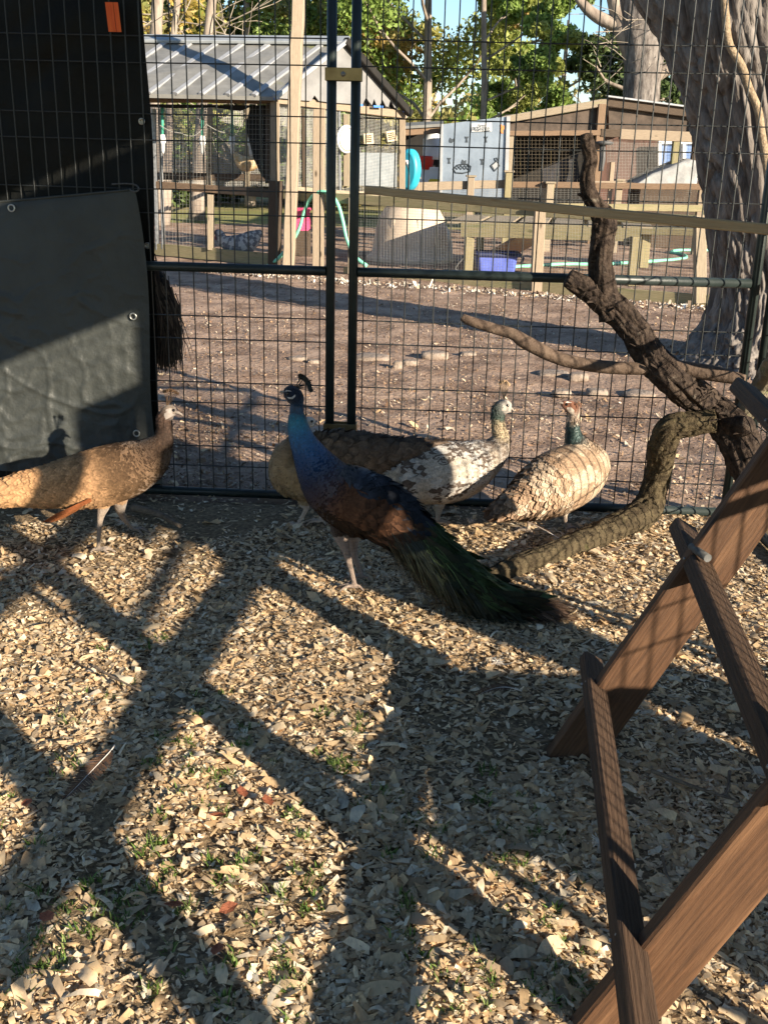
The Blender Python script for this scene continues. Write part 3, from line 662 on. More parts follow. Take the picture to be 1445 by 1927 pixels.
# ---- tan pied hen seen from behind at the right
Y = 4.28
B4 = Bird(Y, [(1057, 759, 5, .0), (1070, 764, 12, .02), (1079, 772, 12, .04), (1079, 788, 10, .05), (1078, 806, 12, .06), (1081, 826, 17, .08), (1090, 846, 28, .12), (1101, 870, 45, .12), (1086, 888, 56, .06), (1056, 904, 60, 0), (1023, 921, 50, -.06), (992, 938, 33, -.11), (962, 952, 18, -.15), (936, 963, 5, -.18)],
          [(0, .8), (4, .95), (7, .9), (9, .95), (11, 1.0), (13, 1.6)])
t = thing('peahen', G(1030, 1000), 'cream and tan pied peahen seen from behind with wire shadows on her back', 'peahen', 'peahens in the pen')
K4 = [(0, (.12, .05, .03)), (1.6, (.14, .06, .035)), (2.4, (.36, .28, .22)), (3.0, (.30, .22, .16)), (3.5, (.03, .055, .05)), (4.8, (.025, .05, .05)), (5.6, (.16, .12, .09)), (6.6, (.27, .19, .125)), (9, (.33, .225, .145)), (11.5, (.30, .20, .13)), (13, (.22, .14, .09))]
def c4(tt, ph, p):
    c = lerpc(tt, K4); k = npn(p, 16, 3.0); k2 = npn(p, 40, 9.0); pale = ((k + .25 * k2 > .08) & (tt > 6.2) & (tt < 11.6))[:, None]
    c = np.where(pale, np.array([.43, .33, .235]), c); return np.clip(c * (1 + .25 * k2)[:, None], .01, 1)
L1, g1 = legpath(Y, (1010, 940), (1000, 965), (996, 980), (992, 1008)); L2, g2 = legpath(Y + .08, (1060, 930), (1063, 955), (1062, 972), (1066, 1004))
B4.skin('body', [(L1, [.04, .028, .012, .008]), (L2, [.04, .028, .012, .008])] + toes(g1, 2.4) + toes(g2, 1.2), t, c4, np.array([.32, .25, .19]))
B4.feathers('plumage', t, 3600, 5.6, 12.6, .040, c4, 11, grow=.8, wid=.5, lift=.012, tipdark=1.05, basec=.92, cup=.07)
B4.feathers('neck_feathers', t, 500, 2.6, 5.8, .014, c4, 12, material=m_gloss, lift=.2)
head_parts(t, B4, (1050, 757), (1060, 760), Y, .006, (1066, 761), ((1083, 760), [(1088, 756), (1092, 760), (1092, 766)]), (.14, .07, .04), [([(1066, 767), (1074, 766), (1080, 772), (1080, 782), (1074, 780), (1068, 774)], (.38, .33, .28)), ([(1058, 757), (1068, 755), (1076, 758), (1068, 758)], (.62, .55, .48))], crest_n=5, tipr=.004)

# ---- white and grey pied hen facing right
Y = 4.42
B3 = Bird(Y, [(961, 768, 8, 0), (950, 766, 15, 0), (939, 771, 14, 0), (936, 788, 12, 0), (938, 806, 13, 0), (941, 824, 17, 0), (931, 846, 29, 0), (904, 866, 43, 0), (868, 883, 56, 0), (828, 890, 57, 0), (786, 893, 48, 0), (748, 893, 33, 0), (715, 891, 18, 0), (680, 884, 6, 0)],
          [(0, .8), (4, .95), (7, .9), (9, .85), (11, .9), (13, 2)])
t = thing('peahen', G(820, 985), 'white peahen flecked with dark brown, facing right beside the fence', 'peahen', 'peahens in the pen')
K3 = [(0, (.36, .33, .30)), (1, (.32, .29, .26)), (1.7, (.06, .07, .065)), (2.8, (.05, .075, .06)), (3.4, (.36, .28, .18)), (4.6, (.40, .32, .21)), (5.6, (.24, .20, .165)), (6.5, (.30, .27, .24)), (7.5, (.52, .49, .445)), (13, (.54, .505, .46))]
def c3(tt, ph, p):
    c = lerpc(tt, K3); k = npn(p, 34, 5.0); k2 = npn(p, 15, 1.0); up = np.clip(np.cos(ph) * .25 + .12, -.1, .3)
    k = npn(p * np.array([.6, 1, 1.2]), 95, 5.0); dark = ((k + .55 * k2 + up * .7 > .29) & (tt > 5.2))[:, None]; c = np.where(dark, np.array([.13, .10, .08]), c)
    warm = ((k2 < -.1) & (tt > 6))[:, None]; c = np.where(warm & ~dark, c * np.array([.95, .89, .81]), c)
    bar = (np.sin(p[:, 2] * 330) > .35) & (tt > 3.2) & (tt < 5.4); c[bar] = c[bar] * .45
    return np.clip(c, .01, 1)
L1, g1 = legpath(Y, (825, 915), (826, 945), (825, 962), (822, 992)); L2, g2 = legpath(Y + .08, (795, 920), (800, 945), (799, 960), (800, 986))
B3.skin('body', [(L1, [.045, .032, .015, .008]), (L2, [.045, .032, .015, .008])] + toes(g1, .3) + toes(g2, .2), t, c3, np.array([.38, .31, .24]))
B3.feathers('plumage', t, 2300, 5.2, 12.6, .042, c3, 21, grow=.6, wid=.42, lift=.03, tipdark=.95, cup=.10)
B3.feathers('neck_feathers', t, 700, 1.6, 5.6, .013, c3, 22, lift=.2)
head_parts(t, B3, (968, 774), (960, 768), Y, .007, (955, 763), ((948, 753), [(940, 722), (946, 718), (952, 718), (958, 724)]), (.34, .24, .15), [([(946, 762), (956, 760), (962, 766), (961, 775), (950, 778), (944, 772)], (.38, .35, .32))])

# ---- brown hen behind the peacock, facing left with her head turned back
Y = 4.36
B2 = Bird(Y, [(592, 797, 6, 0), (584, 795, 11, 0), (573, 799, 11, 0), (561, 812, 11, 0), (552, 832, 15, 0), (541, 856, 29, 0), (548, 882, 47, 0), (575, 885, 60, 0), (615, 872, 58, 0), (665, 862, 44, .02), (715, 855, 30, .04), (765, 849, 20, .06), (815, 845, 13, .08), (860, 842, 5, .1)],
          [(0, .8), (4, .95), (6, .8), (8, .8), (10, .9), (13, 2)])
t = thing('peahen', G(568, 992), 'brown peahen standing behind the peacock, her breast left of his neck', 'peahen', 'peahens in the pen')
K2 = [(0, (.50, .46, .42)), (1, (.48, .44, .40)), (1.8, (.05, .06, .055)), (3.5, (.06, .05, .045)), (5, (.30, .20, .11)), (6.5, (.36, .24, .12)), (8, (.24, .16, .10)), (10, (.17, .12, .085)), (13, (.14, .10, .075))]
def c2f(tt, ph, p):
    c = lerpc(tt, K2); up = np.clip(np.cos(ph), 0, 1)[:, None] * (tt > 6)[:, None]; c = c * (1 - .45 * up); return np.clip(c * (1 + .3 * npn(p, 45))[:, None], .01, 1)
L1, g1 = legpath(Y, (572, 925), (572, 945), (576, 958), (560, 997)); L2, g2 = legpath(Y + .08, (610, 915), (612, 940), (612, 955), (600, 990))
B2.skin('body', [(L1, [.04, .028, .012, .008]), (L2, [.04, .028, .012, .008])] + toes(g1, 3.0) + toes(g2, 3.0), t, c2f, np.array([.46, .35, .27]))
B2.feathers('plumage', t, 2000, 4.6, 12.6, .05, c2f, 31, grow=.6, wid=.55, lift=.10)
B2.feathers('neck_feathers', t, 300, 1.6, 4.6, .013, c2f, 32, lift=.2)
head_parts(t, B2, (600, 801), (592, 798), Y, .0065, (587, 793), None, (.2, .12, .08), [([(580, 794), (588, 791), (594, 797), (590, 803), (580, 804)], (.34, .31, .28))])

# ---- the peacock
Y = 3.62
BP = Bird(Y, [(534, 740, 8, 0), (546, 741, 17, 0), (557, 750, 16, 0), (559, 768, 11, 0), (559, 786, 16, 0), (562, 806, 20, 0), (569, 828, 24, 0), (581, 852, 31, 0), (598, 882, 42, 0), (622, 914, 54, 0), (655, 936, 61, .0), (692, 950, 56, -.02), (727, 970, 50, -.04), (758, 994, 41, -.07), (795, 1026, 41, -.11), (838, 1064, 40, -.16), (882, 1098, 31, -.19), (930, 1120, 19, -.21), (980, 1129, 14, -.22), (1026, 1138, 4, -.22)],
          [(0, .8), (4, .9), (8, .85), (10, .82), (13, .95), (16, 1.3), (19, 3)])
t = thing('peacock', G(668, 1112), 'peacock with a blue neck and long dark green train, in the middle of the pen', 'peacock')
KP = [(0, (.012, .016, .03)), (2, (.010, .018, .035)), (3.0, (.008, .05, .11)), (4.2, (.008, .15, .25)), (5.4, (.004, .095, .24)), (7, (.005, .055, .17)), (8.2, (.005, .020, .06)), (9.2, (.05, .030, .03)), (10, (.115, .052, .026)), (12, (.10, .046, .024)), (13, (.05, .035, .018)), (14.5, (.018, .026, .012)), (17, (.016, .018, .010)), (19, (.05, .032, .02))]
def cp(tt, ph, p):
    c = lerpc(tt, KP); dors = ((np.cos(ph) > .55) & (tt > 8.6) & (tt < 13))[:, None]; c = np.where(dors, np.array([.030, .034, .045]) * (1 + 1.2 * np.clip(npn(p, 80), 0, 1))[:, None], c)
    gr = ((np.cos(ph) > .45) & (tt > 13))[:, None]; c = np.where(gr, np.array([.055, .085, .030]) * (.6 + .8 * np.clip(npn(p, 30, 2) + .5, 0, 1))[:, None], c)
    bel = ((np.cos(ph) < -.6) & (tt > 9) & (tt < 13))[:, None]; c = np.where(bel, np.array([.035, .02, .012]), c)
    return np.clip(c, .004, 1)
def legP(hip, knee, hock, foot, dy):
    g = G(*foot); return [A(*hip, Y + dy), A(*knee, Y + dy), A(*hock, (Y + dy + g.y) / 2), Vector((g.x, g.y, .022))], g
L1, g1 = legP((648, 960), (640, 998), (653, 1042), (668, 1114), 0); L2, g2 = legP((672, 960), (664, 1000), (666, 1042), (682, 1096), .10)
BP.skin('body', [(L1, [.055, .036, .015, .009]), (L2, [.055, .036, .015, .009])] + toes(g1, 2.9) + toes(g2, 3.0), t, cp, np.array([.24, .185, .15]), voxel=.0045)
th = MB()
BP.feathers('neck_feathers', t, 3200, 2.6, 9.0, .022, cp, 41, material=m_gloss, lift=.12, wid=.55)
BP.feathers('wing_feathers', t, 1000, 8.8, 12.8, .06, cp, 42, lift=.06, wid=.5, grow=.8, spread=.08, tipdark=.42, basec=.75, cup=.15)
BP.feathers('back_scales', t, 700, 8.6, 13.2, .026, cp, 43, lift=.12, wid=.8, phr=(-1.0, 1.0), material=m_gloss, k=1.04)
BP.feathers('train_coverts', t, 1500, 12.6, 17.6, .10, cp, 44, lift=.06, wid=.25, grow=.5, spread=.2)
# loose barbs of the train
R = np.random.RandomState(5); n = 5200
tt = R.uniform(12.6, 18.9, n); ph = R.uniform(-math.pi, math.pi, n); p, T, Nn = BP.at(tt, ph, 1.02)
D = T + R.normal(0, .12, (n, 3)) + Nn * R.uniform(.02, .24, n)[:, None] * np.where(np.cos(ph) > .2, .35, 1.0)[:, None]; D[:, 2] -= R.uniform(0, .35, n) * (np.cos(ph) < .3); D /= np.linalg.norm(D, axis=1)[:, None]
ln = R.uniform(.05, .17, n); sd = np.cross(D, Nn); sd /= np.linalg.norm(sd, axis=1)[:, None]; w_ = R.uniform(.0008, .0022, n)
V = np.zeros((n, 6, 3)); C = np.zeros((n, 6, 3)); cl = np.where((np.cos(ph) > .35)[:, None], np.array([.075, .105, .035]), np.array([.018, .022, .012])) * np.exp(R.normal(0, .4, (n, 1)))
cl = np.where((tt > 17.2)[:, None], np.array([.075, .045, .028]) * np.exp(R.normal(0, .3, (n, 1))), cl)
for k, f in enumerate((0, .5, 1.0)):
    q = p + D * (ln * f)[:, None]; q[:, 2] -= ln * f * f * .28; q[:, 2] = np.maximum(q[:, 2], .012 + R.uniform(0, .012, n))
    for e, sg in enumerate((-1, 1)): V[:, 2 * k + e] = q + sd * (w_ * sg * (1 - .7 * f))[:, None]; C[:, 2 * k + e] = cl
Fq = (np.array([(0, 1, 3, 2), (2, 3, 5, 4)])[None] + (np.arange(n) * 6)[:, None, None]).reshape(-1, 4)
link('train_barbs', npmesh('train_barbs', V.reshape(-1, 3) - np.array(ORG[t.name]), Fq, False, C.reshape(-1, 3)), m_strand, t, kind='stuff')
head_parts(t, BP, (526, 737), (538, 739), Y, .008, (541, 740), ((556, 730), [(564, 707), (573, 711), (581, 721), (585, 735)]), (.012, .016, .016), [([(540, 747), (546, 748), (552, 746), (556, 742), (556, 746), (551, 751), (544, 751)], (.42, .41, .40)), ([(532, 736), (539, 734), (546, 735), (549, 737), (541, 736), (535, 738)], (.40, .39, .385))], crest_n=16, tipr=.008)

# ================================================================ DEAD BRANCHES
m_bark = mat('rough_bark', (.017, .012, .010), (.072, .052, .039), scale=34, rough=.9, bump=1.0, bscale=55, c3=(.19, .165, .13), scale3=19, amt3=.30, spec=.15)
m_moss = mat('mossy_bark', (.036, .027, .017), (.105, .082, .048), scale=30, rough=.95, bump=1.0, bscale=60, c3=(.085, .088, .032), scale3=16, amt3=.28, spec=.1)
m_smooth = mat('bare_stick', (.07, .046, .032), (.13, .09, .063), scale=26, rough=.8, bump=.5, bscale=45, c3=(.21, .155, .11), scale3=12, amt3=.25)
m_pale = mat('pale_bark', (.10, .085, .055), (.24, .20, .14), scale=20, rough=.9, bump=.8, bscale=50, c3=(.22, .25, .10), scale3=10, amt3=.35)
m_cut = mat('cut_wood', (.34, .20, .11), (.48, .31, .18), scale=18, rough=.85, bump=.4, bscale=30)
def barktube(path, n=8, seg=26, amp=.12, freq=9.0, seed=0.0, ridge=True, ends=True, stretch=.35):
    """path: (x, y, z, r) -> knobbly limb"""
    P = np.array(smoothpath(path, n)); N = len(P); T = np.gradient(P[:, :3], axis=0); T /= np.linalg.norm(T, axis=1)[:, None]
    V = []; pa = None; acc = 0
    for i in range(N):
        t = Vector(T[i]); c = Vector(P[i, :3]); r = P[i, 3]
        if i: acc += (c - Vector(P[i - 1, :3])).length
        pa = (t.orthogonal() if pa is None else pa - t * pa.dot(t)).normalized(); pb = t.cross(pa)
        for k in range(seg):
            a = 2 * math.pi * k / seg; d = pa * math.cos(a) + pb * math.sin(a)
            q = Vector((math.cos(a) * r * freq * 2.2 + seed, math.sin(a) * r * freq * 2.2, acc * freq * stretch))
            e = noise.noise(q) * .7 + noise.noise(q * 2.3) * .4
            if ridge: e = e * .5 + (1 - abs(noise.noise(q * 1.7 + Vector((9, 0, 0)))) * 2.6) * .5
            big = noise.noise(Vector((acc * 4 + seed, a, 2.2))) * .10
            V.append(c + d * (r * (1 + amp * e + big)))
    Fc = [(i * seg + k, i * seg + (k + 1) % seg, (i + 1) * seg + (k + 1) % seg, (i + 1) * seg + k) for i in range(N - 1) for k in range(seg)]
    if ends:
        for i, fl in ((0, 1), (N - 1, 0)):
            m = len(V); V.append(Vector(P[i, :3]) + Vector(T[i]) * (-.2 if fl else .2) * P[i, 3])
            for k in range(seg):
                a, b = i * seg + k, i * seg + (k + 1) % seg; Fc.append((b, a, m, m) if fl else (a, b, m, m))
    return np.array(V), Fc
def tri(Fc): return np.array([f for f in Fc if f[2] != f[3]]), np.array([f[:3] for f in Fc if f[2] == f[3]])
def limb(name, path, material, parent, **kw):
    V, Fc = barktube(path, **kw); q, t3 = tri(Fc); Fa = np.vstack([q[:, [0, 1, 2]], q[:, [0, 2, 3]]] + ([t3] if len(t3) else []))
    o = np.array(ORG[parent.name]) if parent is not None else 0
    return link(name, npmesh(name, V - o, Fa, True), material, parent)
def pxpath(pts):
    """(px, py, r_px, Y or None for lying on the ground)"""
    out = []
    for x, y, r, Yv in pts:
        if Yv is None:
            p = G(x, y, .02); rr = r / ppm(p); p = G(x, y, rr * .8)
        else: p = A(x, y, Yv); rr = r / ppm(p)
        out.append((p.x, p.y, p.z, rr))
    return out
dead = thing('dead_branch', A(1400, 880, 3.95), 'thick forked dead branch with flaking dark bark leaning behind the ladder', 'dead branch')
limb('trunk', pxpath([(1432, 935, 32.4, 4.18), (1408, 868, 34.2, 4.24), (1380, 812, 32.4, 4.31), (1330, 765, 29.7, 4.41), (1275, 722, 27.9, 4.28), (1228, 676, 27.0, 4.34), (1192, 622, 25.2, 4.38), (1150, 578, 24.3, 4.42), (1105, 545, 20.7, 4.42), (1068, 522, 15.3, 4.42)]), m_bark, dead, n=16, seg=64, amp=.32, freq=15)
limb('upright_limb', pxpath([(1150, 600, 20.6, 4.41), (1138, 555, 21.5, 4.42), (1130, 500, 19.8, 4.42), (1134, 450, 20.6, 4.42), (1136, 415, 19.8, 4.42), (1120, 385, 14.6, 4.42), (1107, 360, 13.8, 4.42), (1105, 330, 12.9, 4.42), (1111, 300, 12.0, 4.42), (1105, 272, 12.0, 4.42), (1103, 252, 10.3, 4.42)]), m_bark, dead, n=16, seg=48, amp=.34, freq=17, seed=4)
limb('broken_stub', pxpath([(1380, 805, 24, 4.29), (1402, 800, 18, 4.22), (1410, 797, 15, 4.20)]), m_bark, dead, n=5, seg=20, amp=.2, seed=8)
limb('snag', pxpath([(1104, 362, 9, 4.42), (1094, 366, 5, 4.42), (1086, 365, 1.5, 4.42)]), m_bark, dead, n=4, seg=10, amp=.1, seed=2)
fl = MB()
for k in range(60):                              # bark flakes curling off
    q = rng.random(); P = pxpath([(1075 + 330 * q, 535 + 300 * q ** 1.15, 10, 4.36 - .1 * q)])[0]; c = Vector(P[:3]) + Vector((rng.uniform(-.06, .06), -.06, rng.uniform(-.06, .06))); d = Vector((rng.uniform(-1, 1), rng.uniform(-.3, .3), rng.uniform(-1, 1))).normalized() * rng.uniform(.008, .022); e = Vector((rng.uniform(-1, 1), -.6, rng.uniform(-1, .2))).normalized() * rng.uniform(.005, .015)
    fl.prism([c - d, c + d, c + d + e, c - d + e * .8], Vector((0, .003, 0)))
fl.build('bark_flakes', m_bark, dead, kind='stuff')
o = limb('bare_perch_stick', pxpath([(870, 597, 7, 4.42), (884, 604, 9, 4.41), (925, 617, 10, 4.40), (965, 629, 11, 4.38), (985, 642, 13, 4.37), (1035, 668, 12, 4.36), (1080, 682, 12, 4.35), (1140, 691, 12, 4.33), (1205, 694, 12, 4.31), (1260, 690, 13, 4.3), (1310, 697, 15, 4.28), (1350, 704, 15, 4.25), (1400, 716, 11, 4.2)]), m_smooth, None, n=6, seg=16, amp=.05, ridge=False, seed=3)
props(o, 'smooth bare stick running level behind the thick dead branch', 'perch stick')
o = limb('mossy_branch', pxpath([(1345, 792, 20, 4.28), (1300, 797, 22, 4.30), (1262, 806, 24, 4.32), (1247, 835, 25, 4.36), (1240, 880, 22, 4.42), (1229, 925, 23, 4.44), (1212, 962, 27, 4.40), (1165, 990, 25, None), (1100, 1018, 22, None), (1030, 1045, 20, None), (965, 1068, 19, None), (915, 1090, 15, None)]), m_moss, None, n=14, seg=52, amp=.30, freq=18, seed=6)
props(o, 'bent mossy branch lying on the shavings by the peacocks train', 'mossy branch')
o = limb('pale_branch', pxpath([(1366, 828, 17, 4.40), (1405, 772, 18, 4.36), (1440, 712, 18, 4.30), (1480, 640, 20, 4.02), (1520, 560, 18, 4.0)]), m_pale, None, n=12, seg=36, amp=.28, freq=16, seed=9)
props(o, 'short pale lichened branch rising at the right edge behind the ladder', 'pale branch')
m_lath = wood('sawn_lath', (.36, .25, .14), (.50, .37, .22), rough=.75, bump=.25)
props(MB().beam(A(688, 357, 4.60), A(1500, 437, 3.30), .018, .034, (0, 0, 1), .004).build('wooden_lath', m_lath), 'long thin sawn lath slanting across the right panel above the rail', 'wooden lath')

# ================================================================ BIRD BEHIND THE TARP
m_emu = mat('shaggy_plume', (.9, .9, .9), (1.2, 1.2, 1.2), scale=40, rough=.85, attr=True, spec=.1)
e0 = G(268, 800); em = thing('emu', e0, 'shaggy dark brown rump of a large bird showing past the tarp edge', 'emu')
EY = 5.6; bc = A(262, 560, EY); r0 = 62 / ppm(bc)
Pm = pxpath([(150, 470, 20, EY), (190, 500, 55, EY), (240, 545, 70, EY), (280, 580, 52, EY), (300, 610, 22, EY)])
limb('body', Pm, m_emu, em, n=6, seg=18, amp=.05, ridge=False)
for dx in (0, 26): MB().tube([A(225 + dx, 600, EY + .1), A(235 + dx, 690, EY + .1), G(228 + dx, 790)], [.05, .03, .022], 10).build('leg', m_beak, em)
n = 2600; Rr = np.random.RandomState(77); V = np.zeros((n, 6, 3)); C = np.zeros((n, 6, 3))
for k in range(n):
    q = Rr.uniform(); x0 = 262 + 48 * q + Rr.normal(0, 9); y0 = 520 + 95 * q * Rr.uniform(.4, 1.1) + Rr.normal(0, 14); L_ = Rr.uniform(60, 115)
    x1 = x0 + Rr.normal(6, 9) + 10 * (1 - abs(q - .5)); y1 = min(y0 + L_, 705 - Rr.uniform(0, 35)); dy = Rr.normal(0, .07)
    a = A(x0, y0, EY + dy - .1); m = A((x0 + x1) / 2 + 6, y0 + (y1 - y0) * .45, EY + dy - .12); e = A(x1, y1, EY + dy - .12); w = Rr.uniform(.002, .0045)
    for j, (p, f) in enumerate(((a, 1), (m, 1), (e, .35))):
        V[k, 2 * j] = p + Vector((-w * f, 0, 0)); V[k, 2 * j + 1] = p + Vector((w * f, w * .5, 0))
    c = np.array([(.05, .035, .025), (.09, .062, .042), (.15, .105, .07), (.035, .026, .02)][Rr.randint(4)]); C[k] = c
Fq = (np.array([(0, 1, 3, 2), (2, 3, 5, 4)])[None] + (np.arange(n) * 6)[:, None, None]).reshape(-1, 4)
link('plumes', npmesh('plumes', V.reshape(-1, 3) - np.array(e0), Fq, False, C.reshape(-1, 3)), m_emu, em, kind='stuff')

# ================================================================ STONES, FEATHERS, TWIGS
m_stone = mat('pale_stone', (.20, .155, .12), (.31, .25, .20), scale=14, rough=.9, bump=.7, bscale=40, c3=(.19, .135, .10), scale3=9, amt3=.42)
def stone(px, py, rx, ry, label, seed):
    c = G(px, py + ry * .8); s = 1 / ppm(c); b = MB(); b.ball((0, 0, 0), 1, 1, 1, 16, 11)
    for i, v in enumerate(b.v):
        d = v.normalized(); k = 1 + .28 * noise.noise(d * 1.6 + Vector((seed, 0, 0))) + .12 * noise.noise(d * 4 + Vector((0, seed, 0))); v = d * k
        v = Vector((max(-.82, min(.82, v.x)), max(-.8, min(.8, v.y)), max(-.7, min(.72, v.z))))
        b.v[i] = Vector((c.x + v.x * rx * s * 1.2, c.y + v.y * rx * s, max(-.01, c.z + ry * s * .95 * (v.z * 1.2 + .18))))
    props(b.build('stone', m_stone, None, c), label, 'stone', 'stones in the dirt yard')
for i, a in enumerate([(818, 664, 26, 13, 'grey rounded stone at the edge of the long tree shadow'), (748, 682, 9, 14, 'white upright stone left of the grey rounded stone'), (772, 679, 15, 9, 'whitish stone just below the grey rounded stone'), (700, 669, 34, 7, 'long flat pale stone right of the double post'), (880, 664, 16, 8, 'pale flat stone right of the grey rounded stone'),
                       (1087, 704, 19, 11, 'bright white block shaped stone under the bare stick'), (1056, 735, 18, 9, 'whitish stone above the tan pied hens head'), (1122, 734, 20, 11, 'grey stone in the tree shadow right of the white block'), (1200, 738, 30, 8, 'flat grey stone lying before the tree roots'), (560, 672, 18, 7, 'flat sandy stone left of the double post'), (590, 678, 12, 6, 'small pale stone next to the flat sandy stone'), (1040, 655 + 45, 30, 5, 'thin dark slab beside the bright white block stone')]):
    stone(*a, seed=i * 3.7)
m_quill = mat('brown_quill', (.10, .055, .032), (.17, .10, .06), scale=60, rough=.75, bump=.3, bscale=200, stretch=(1, 1, 1))
m_down = mat('pale_down', (.55, .50, .46), (.72, .68, .62), scale=80, rough=.9)
def plume(name, px0, px1, w, label, m, curve=.1, group=None, lift=.03):
    """a feather lying on the shavings: shaft and two vanes of separate barbs"""
    a = G(*px0, .05); e = G(*px1, .045); d = e - a; L_ = d.length; d.normalize(); s = Vector((-d.y, d.x, 0)); t = thing(name, (a + e) / 2, label, 'feather', group)
    f = lambda q: a + d * (L_ * q) + s * (curve * L_ * 4 * q * (1 - q)) + Vector((0, 0, lift * math.sin(q * 3.0)))
    MB().tube([f(k / 10) for k in range(11)], [.0022 * (1 - .08 * k) for k in range(11)], 6).build('shaft', m_down, t)
    v = MB(); nb = 46
    for sd in (-1, 1):
        for k in range(nb):
            q = .16 + .84 * k / nb; p = f(q); p2 = f(min(1, q + .02)); ww = w * (math.sin(min(1, (q - .1) * 1.15) * math.pi) ** .6) * (1 if sd > 0 else .75) * rng.uniform(.9, 1.05)
            tip = p + s * sd * ww + d * ww * .8 + Vector((0, 0, rng.uniform(.0, .008))); v.quadpts([p, p2, tip + d * .004, tip])
    v.build('vane', m, t)
plume('fallen_feather', (216, 1402), (116, 1512), .036, 'large brown feather lying on the shavings at the lower left', m_quill)
plume('fallen_feather', (980, 1300), (895, 1312), .02, 'small brown feather on the shavings left of the ladder foot', m_quill)
plume('fallen_feather', (1060, 1018), (925, 968), .018, 'long dark feather lying under the tan pied hen', m_quill, .02)
for px, py, lb in ((935, 1248, 'wisp of white down above the small brown feather'), (1128, 1588, 'wisp of white down beside the near ladder rung'), (885, 942 + 40, 'white fluff lying behind the peacocks train'), (232, 985, 'white fluff by the left hens foot')):
    c = G(px, py, .03); b = MB()
    for k in range(46):
        d = Vector((rng.gauss(0, 1), rng.gauss(0, 1), abs(rng.gauss(0, .6)))).normalized() * rng.uniform(.012, .03); b.tube([c, c + d * .6 + Vector((0, 0, .003)), c + d], .0007, 3, False)
    props(b.build('down_feather', m_down, None, c), lb, 'down feather', 'wisps of down on the shavings')
m_leaf = mat('dry_leaf', (.20, .065, .035), (.34, .12, .06), scale=40, rough=.7, bump=.4, bscale=90, trans=.2)
def leaf(px, py, label):
    c = G(px, py, .034); a = rng.uniform(0, 6.28); d = Vector((math.cos(a), math.sin(a), .15)) * .022; s = Vector((-math.sin(a), math.cos(a), .25)) * .013; b = MB(); i = 0
    P = [c - d, c - d * .4 + s, c + d * .3 + s * 1.1, c + d, c + d * .3 - s * .9, c - d * .4 - s * .9, c + Vector((0, 0, -.004))]; b.v += P
    for k in range(6): b.face((k, (k + 1) % 6, 6))
    props(b.build('dry_leaf', m_leaf, None, c), label, 'leaf', 'red brown leaves on the shavings')
for px, py, lb in ((457, 1489, 'red brown leaf in the sunny patch, right of the large feather'), (505, 1505, 'dark red leaf just right of the red brown leaf'), (410, 1532, 'orange leaf below the red brown leaf'), (328, 1700, 'small red leaf in the lower sunny patch'), (430, 1708, 'dark leaf right of the small red leaf'), (88, 1724, 'rusty leaf near the lower left corner'), (50, 1510, 'rusty leaf left of the large brown feather'), (408, 1785, 'brown leaf near the bottom of the sunny patch')): leaf(px, py, lb)
m_twig = mat('grey_twig', (.10, .075, .055), (.20, .155, .115), scale=40, rough=.9, bump=.5, bscale=90)
def twig(pts, r, label, name='twig'):
    P = [G(x, y, .035) for x, y in pts]; props(MB().tube([Vector(p) for p in smoothpath(P, 4)], [r * (1 - .5 * k / (len(P) * 4 - 4)) for k in range(len(P) * 4 - 3)], 7).build(name, m_twig, None, P[0]), label, 'twig')
twig([(1225, 1450), (1290, 1475), (1340, 1492), (1392, 1508)], .006, 'thin grey twig lying between the ladder rungs')
twig([(1372, 1452), (1366, 1492), (1342, 1496)], .005, 'short side twig crossing the thin grey twig')
twig([(955, 1378), (1000, 1392), (1040, 1392)], .004, 'dark twig at the foot of the far ladder board')
twig([(250, 955), (300, 968), (340, 990)], .02, 'thick stick half buried by the fence at the left')
twig([(1246, 1612), (1252, 1640), (1262, 1660)], .004, 'fine dark twig standing in shavings right of the near rung')
twig([(170, 1250), (215, 1275), (265, 1300)], .005, 'pale twig in the shadow left of centre')

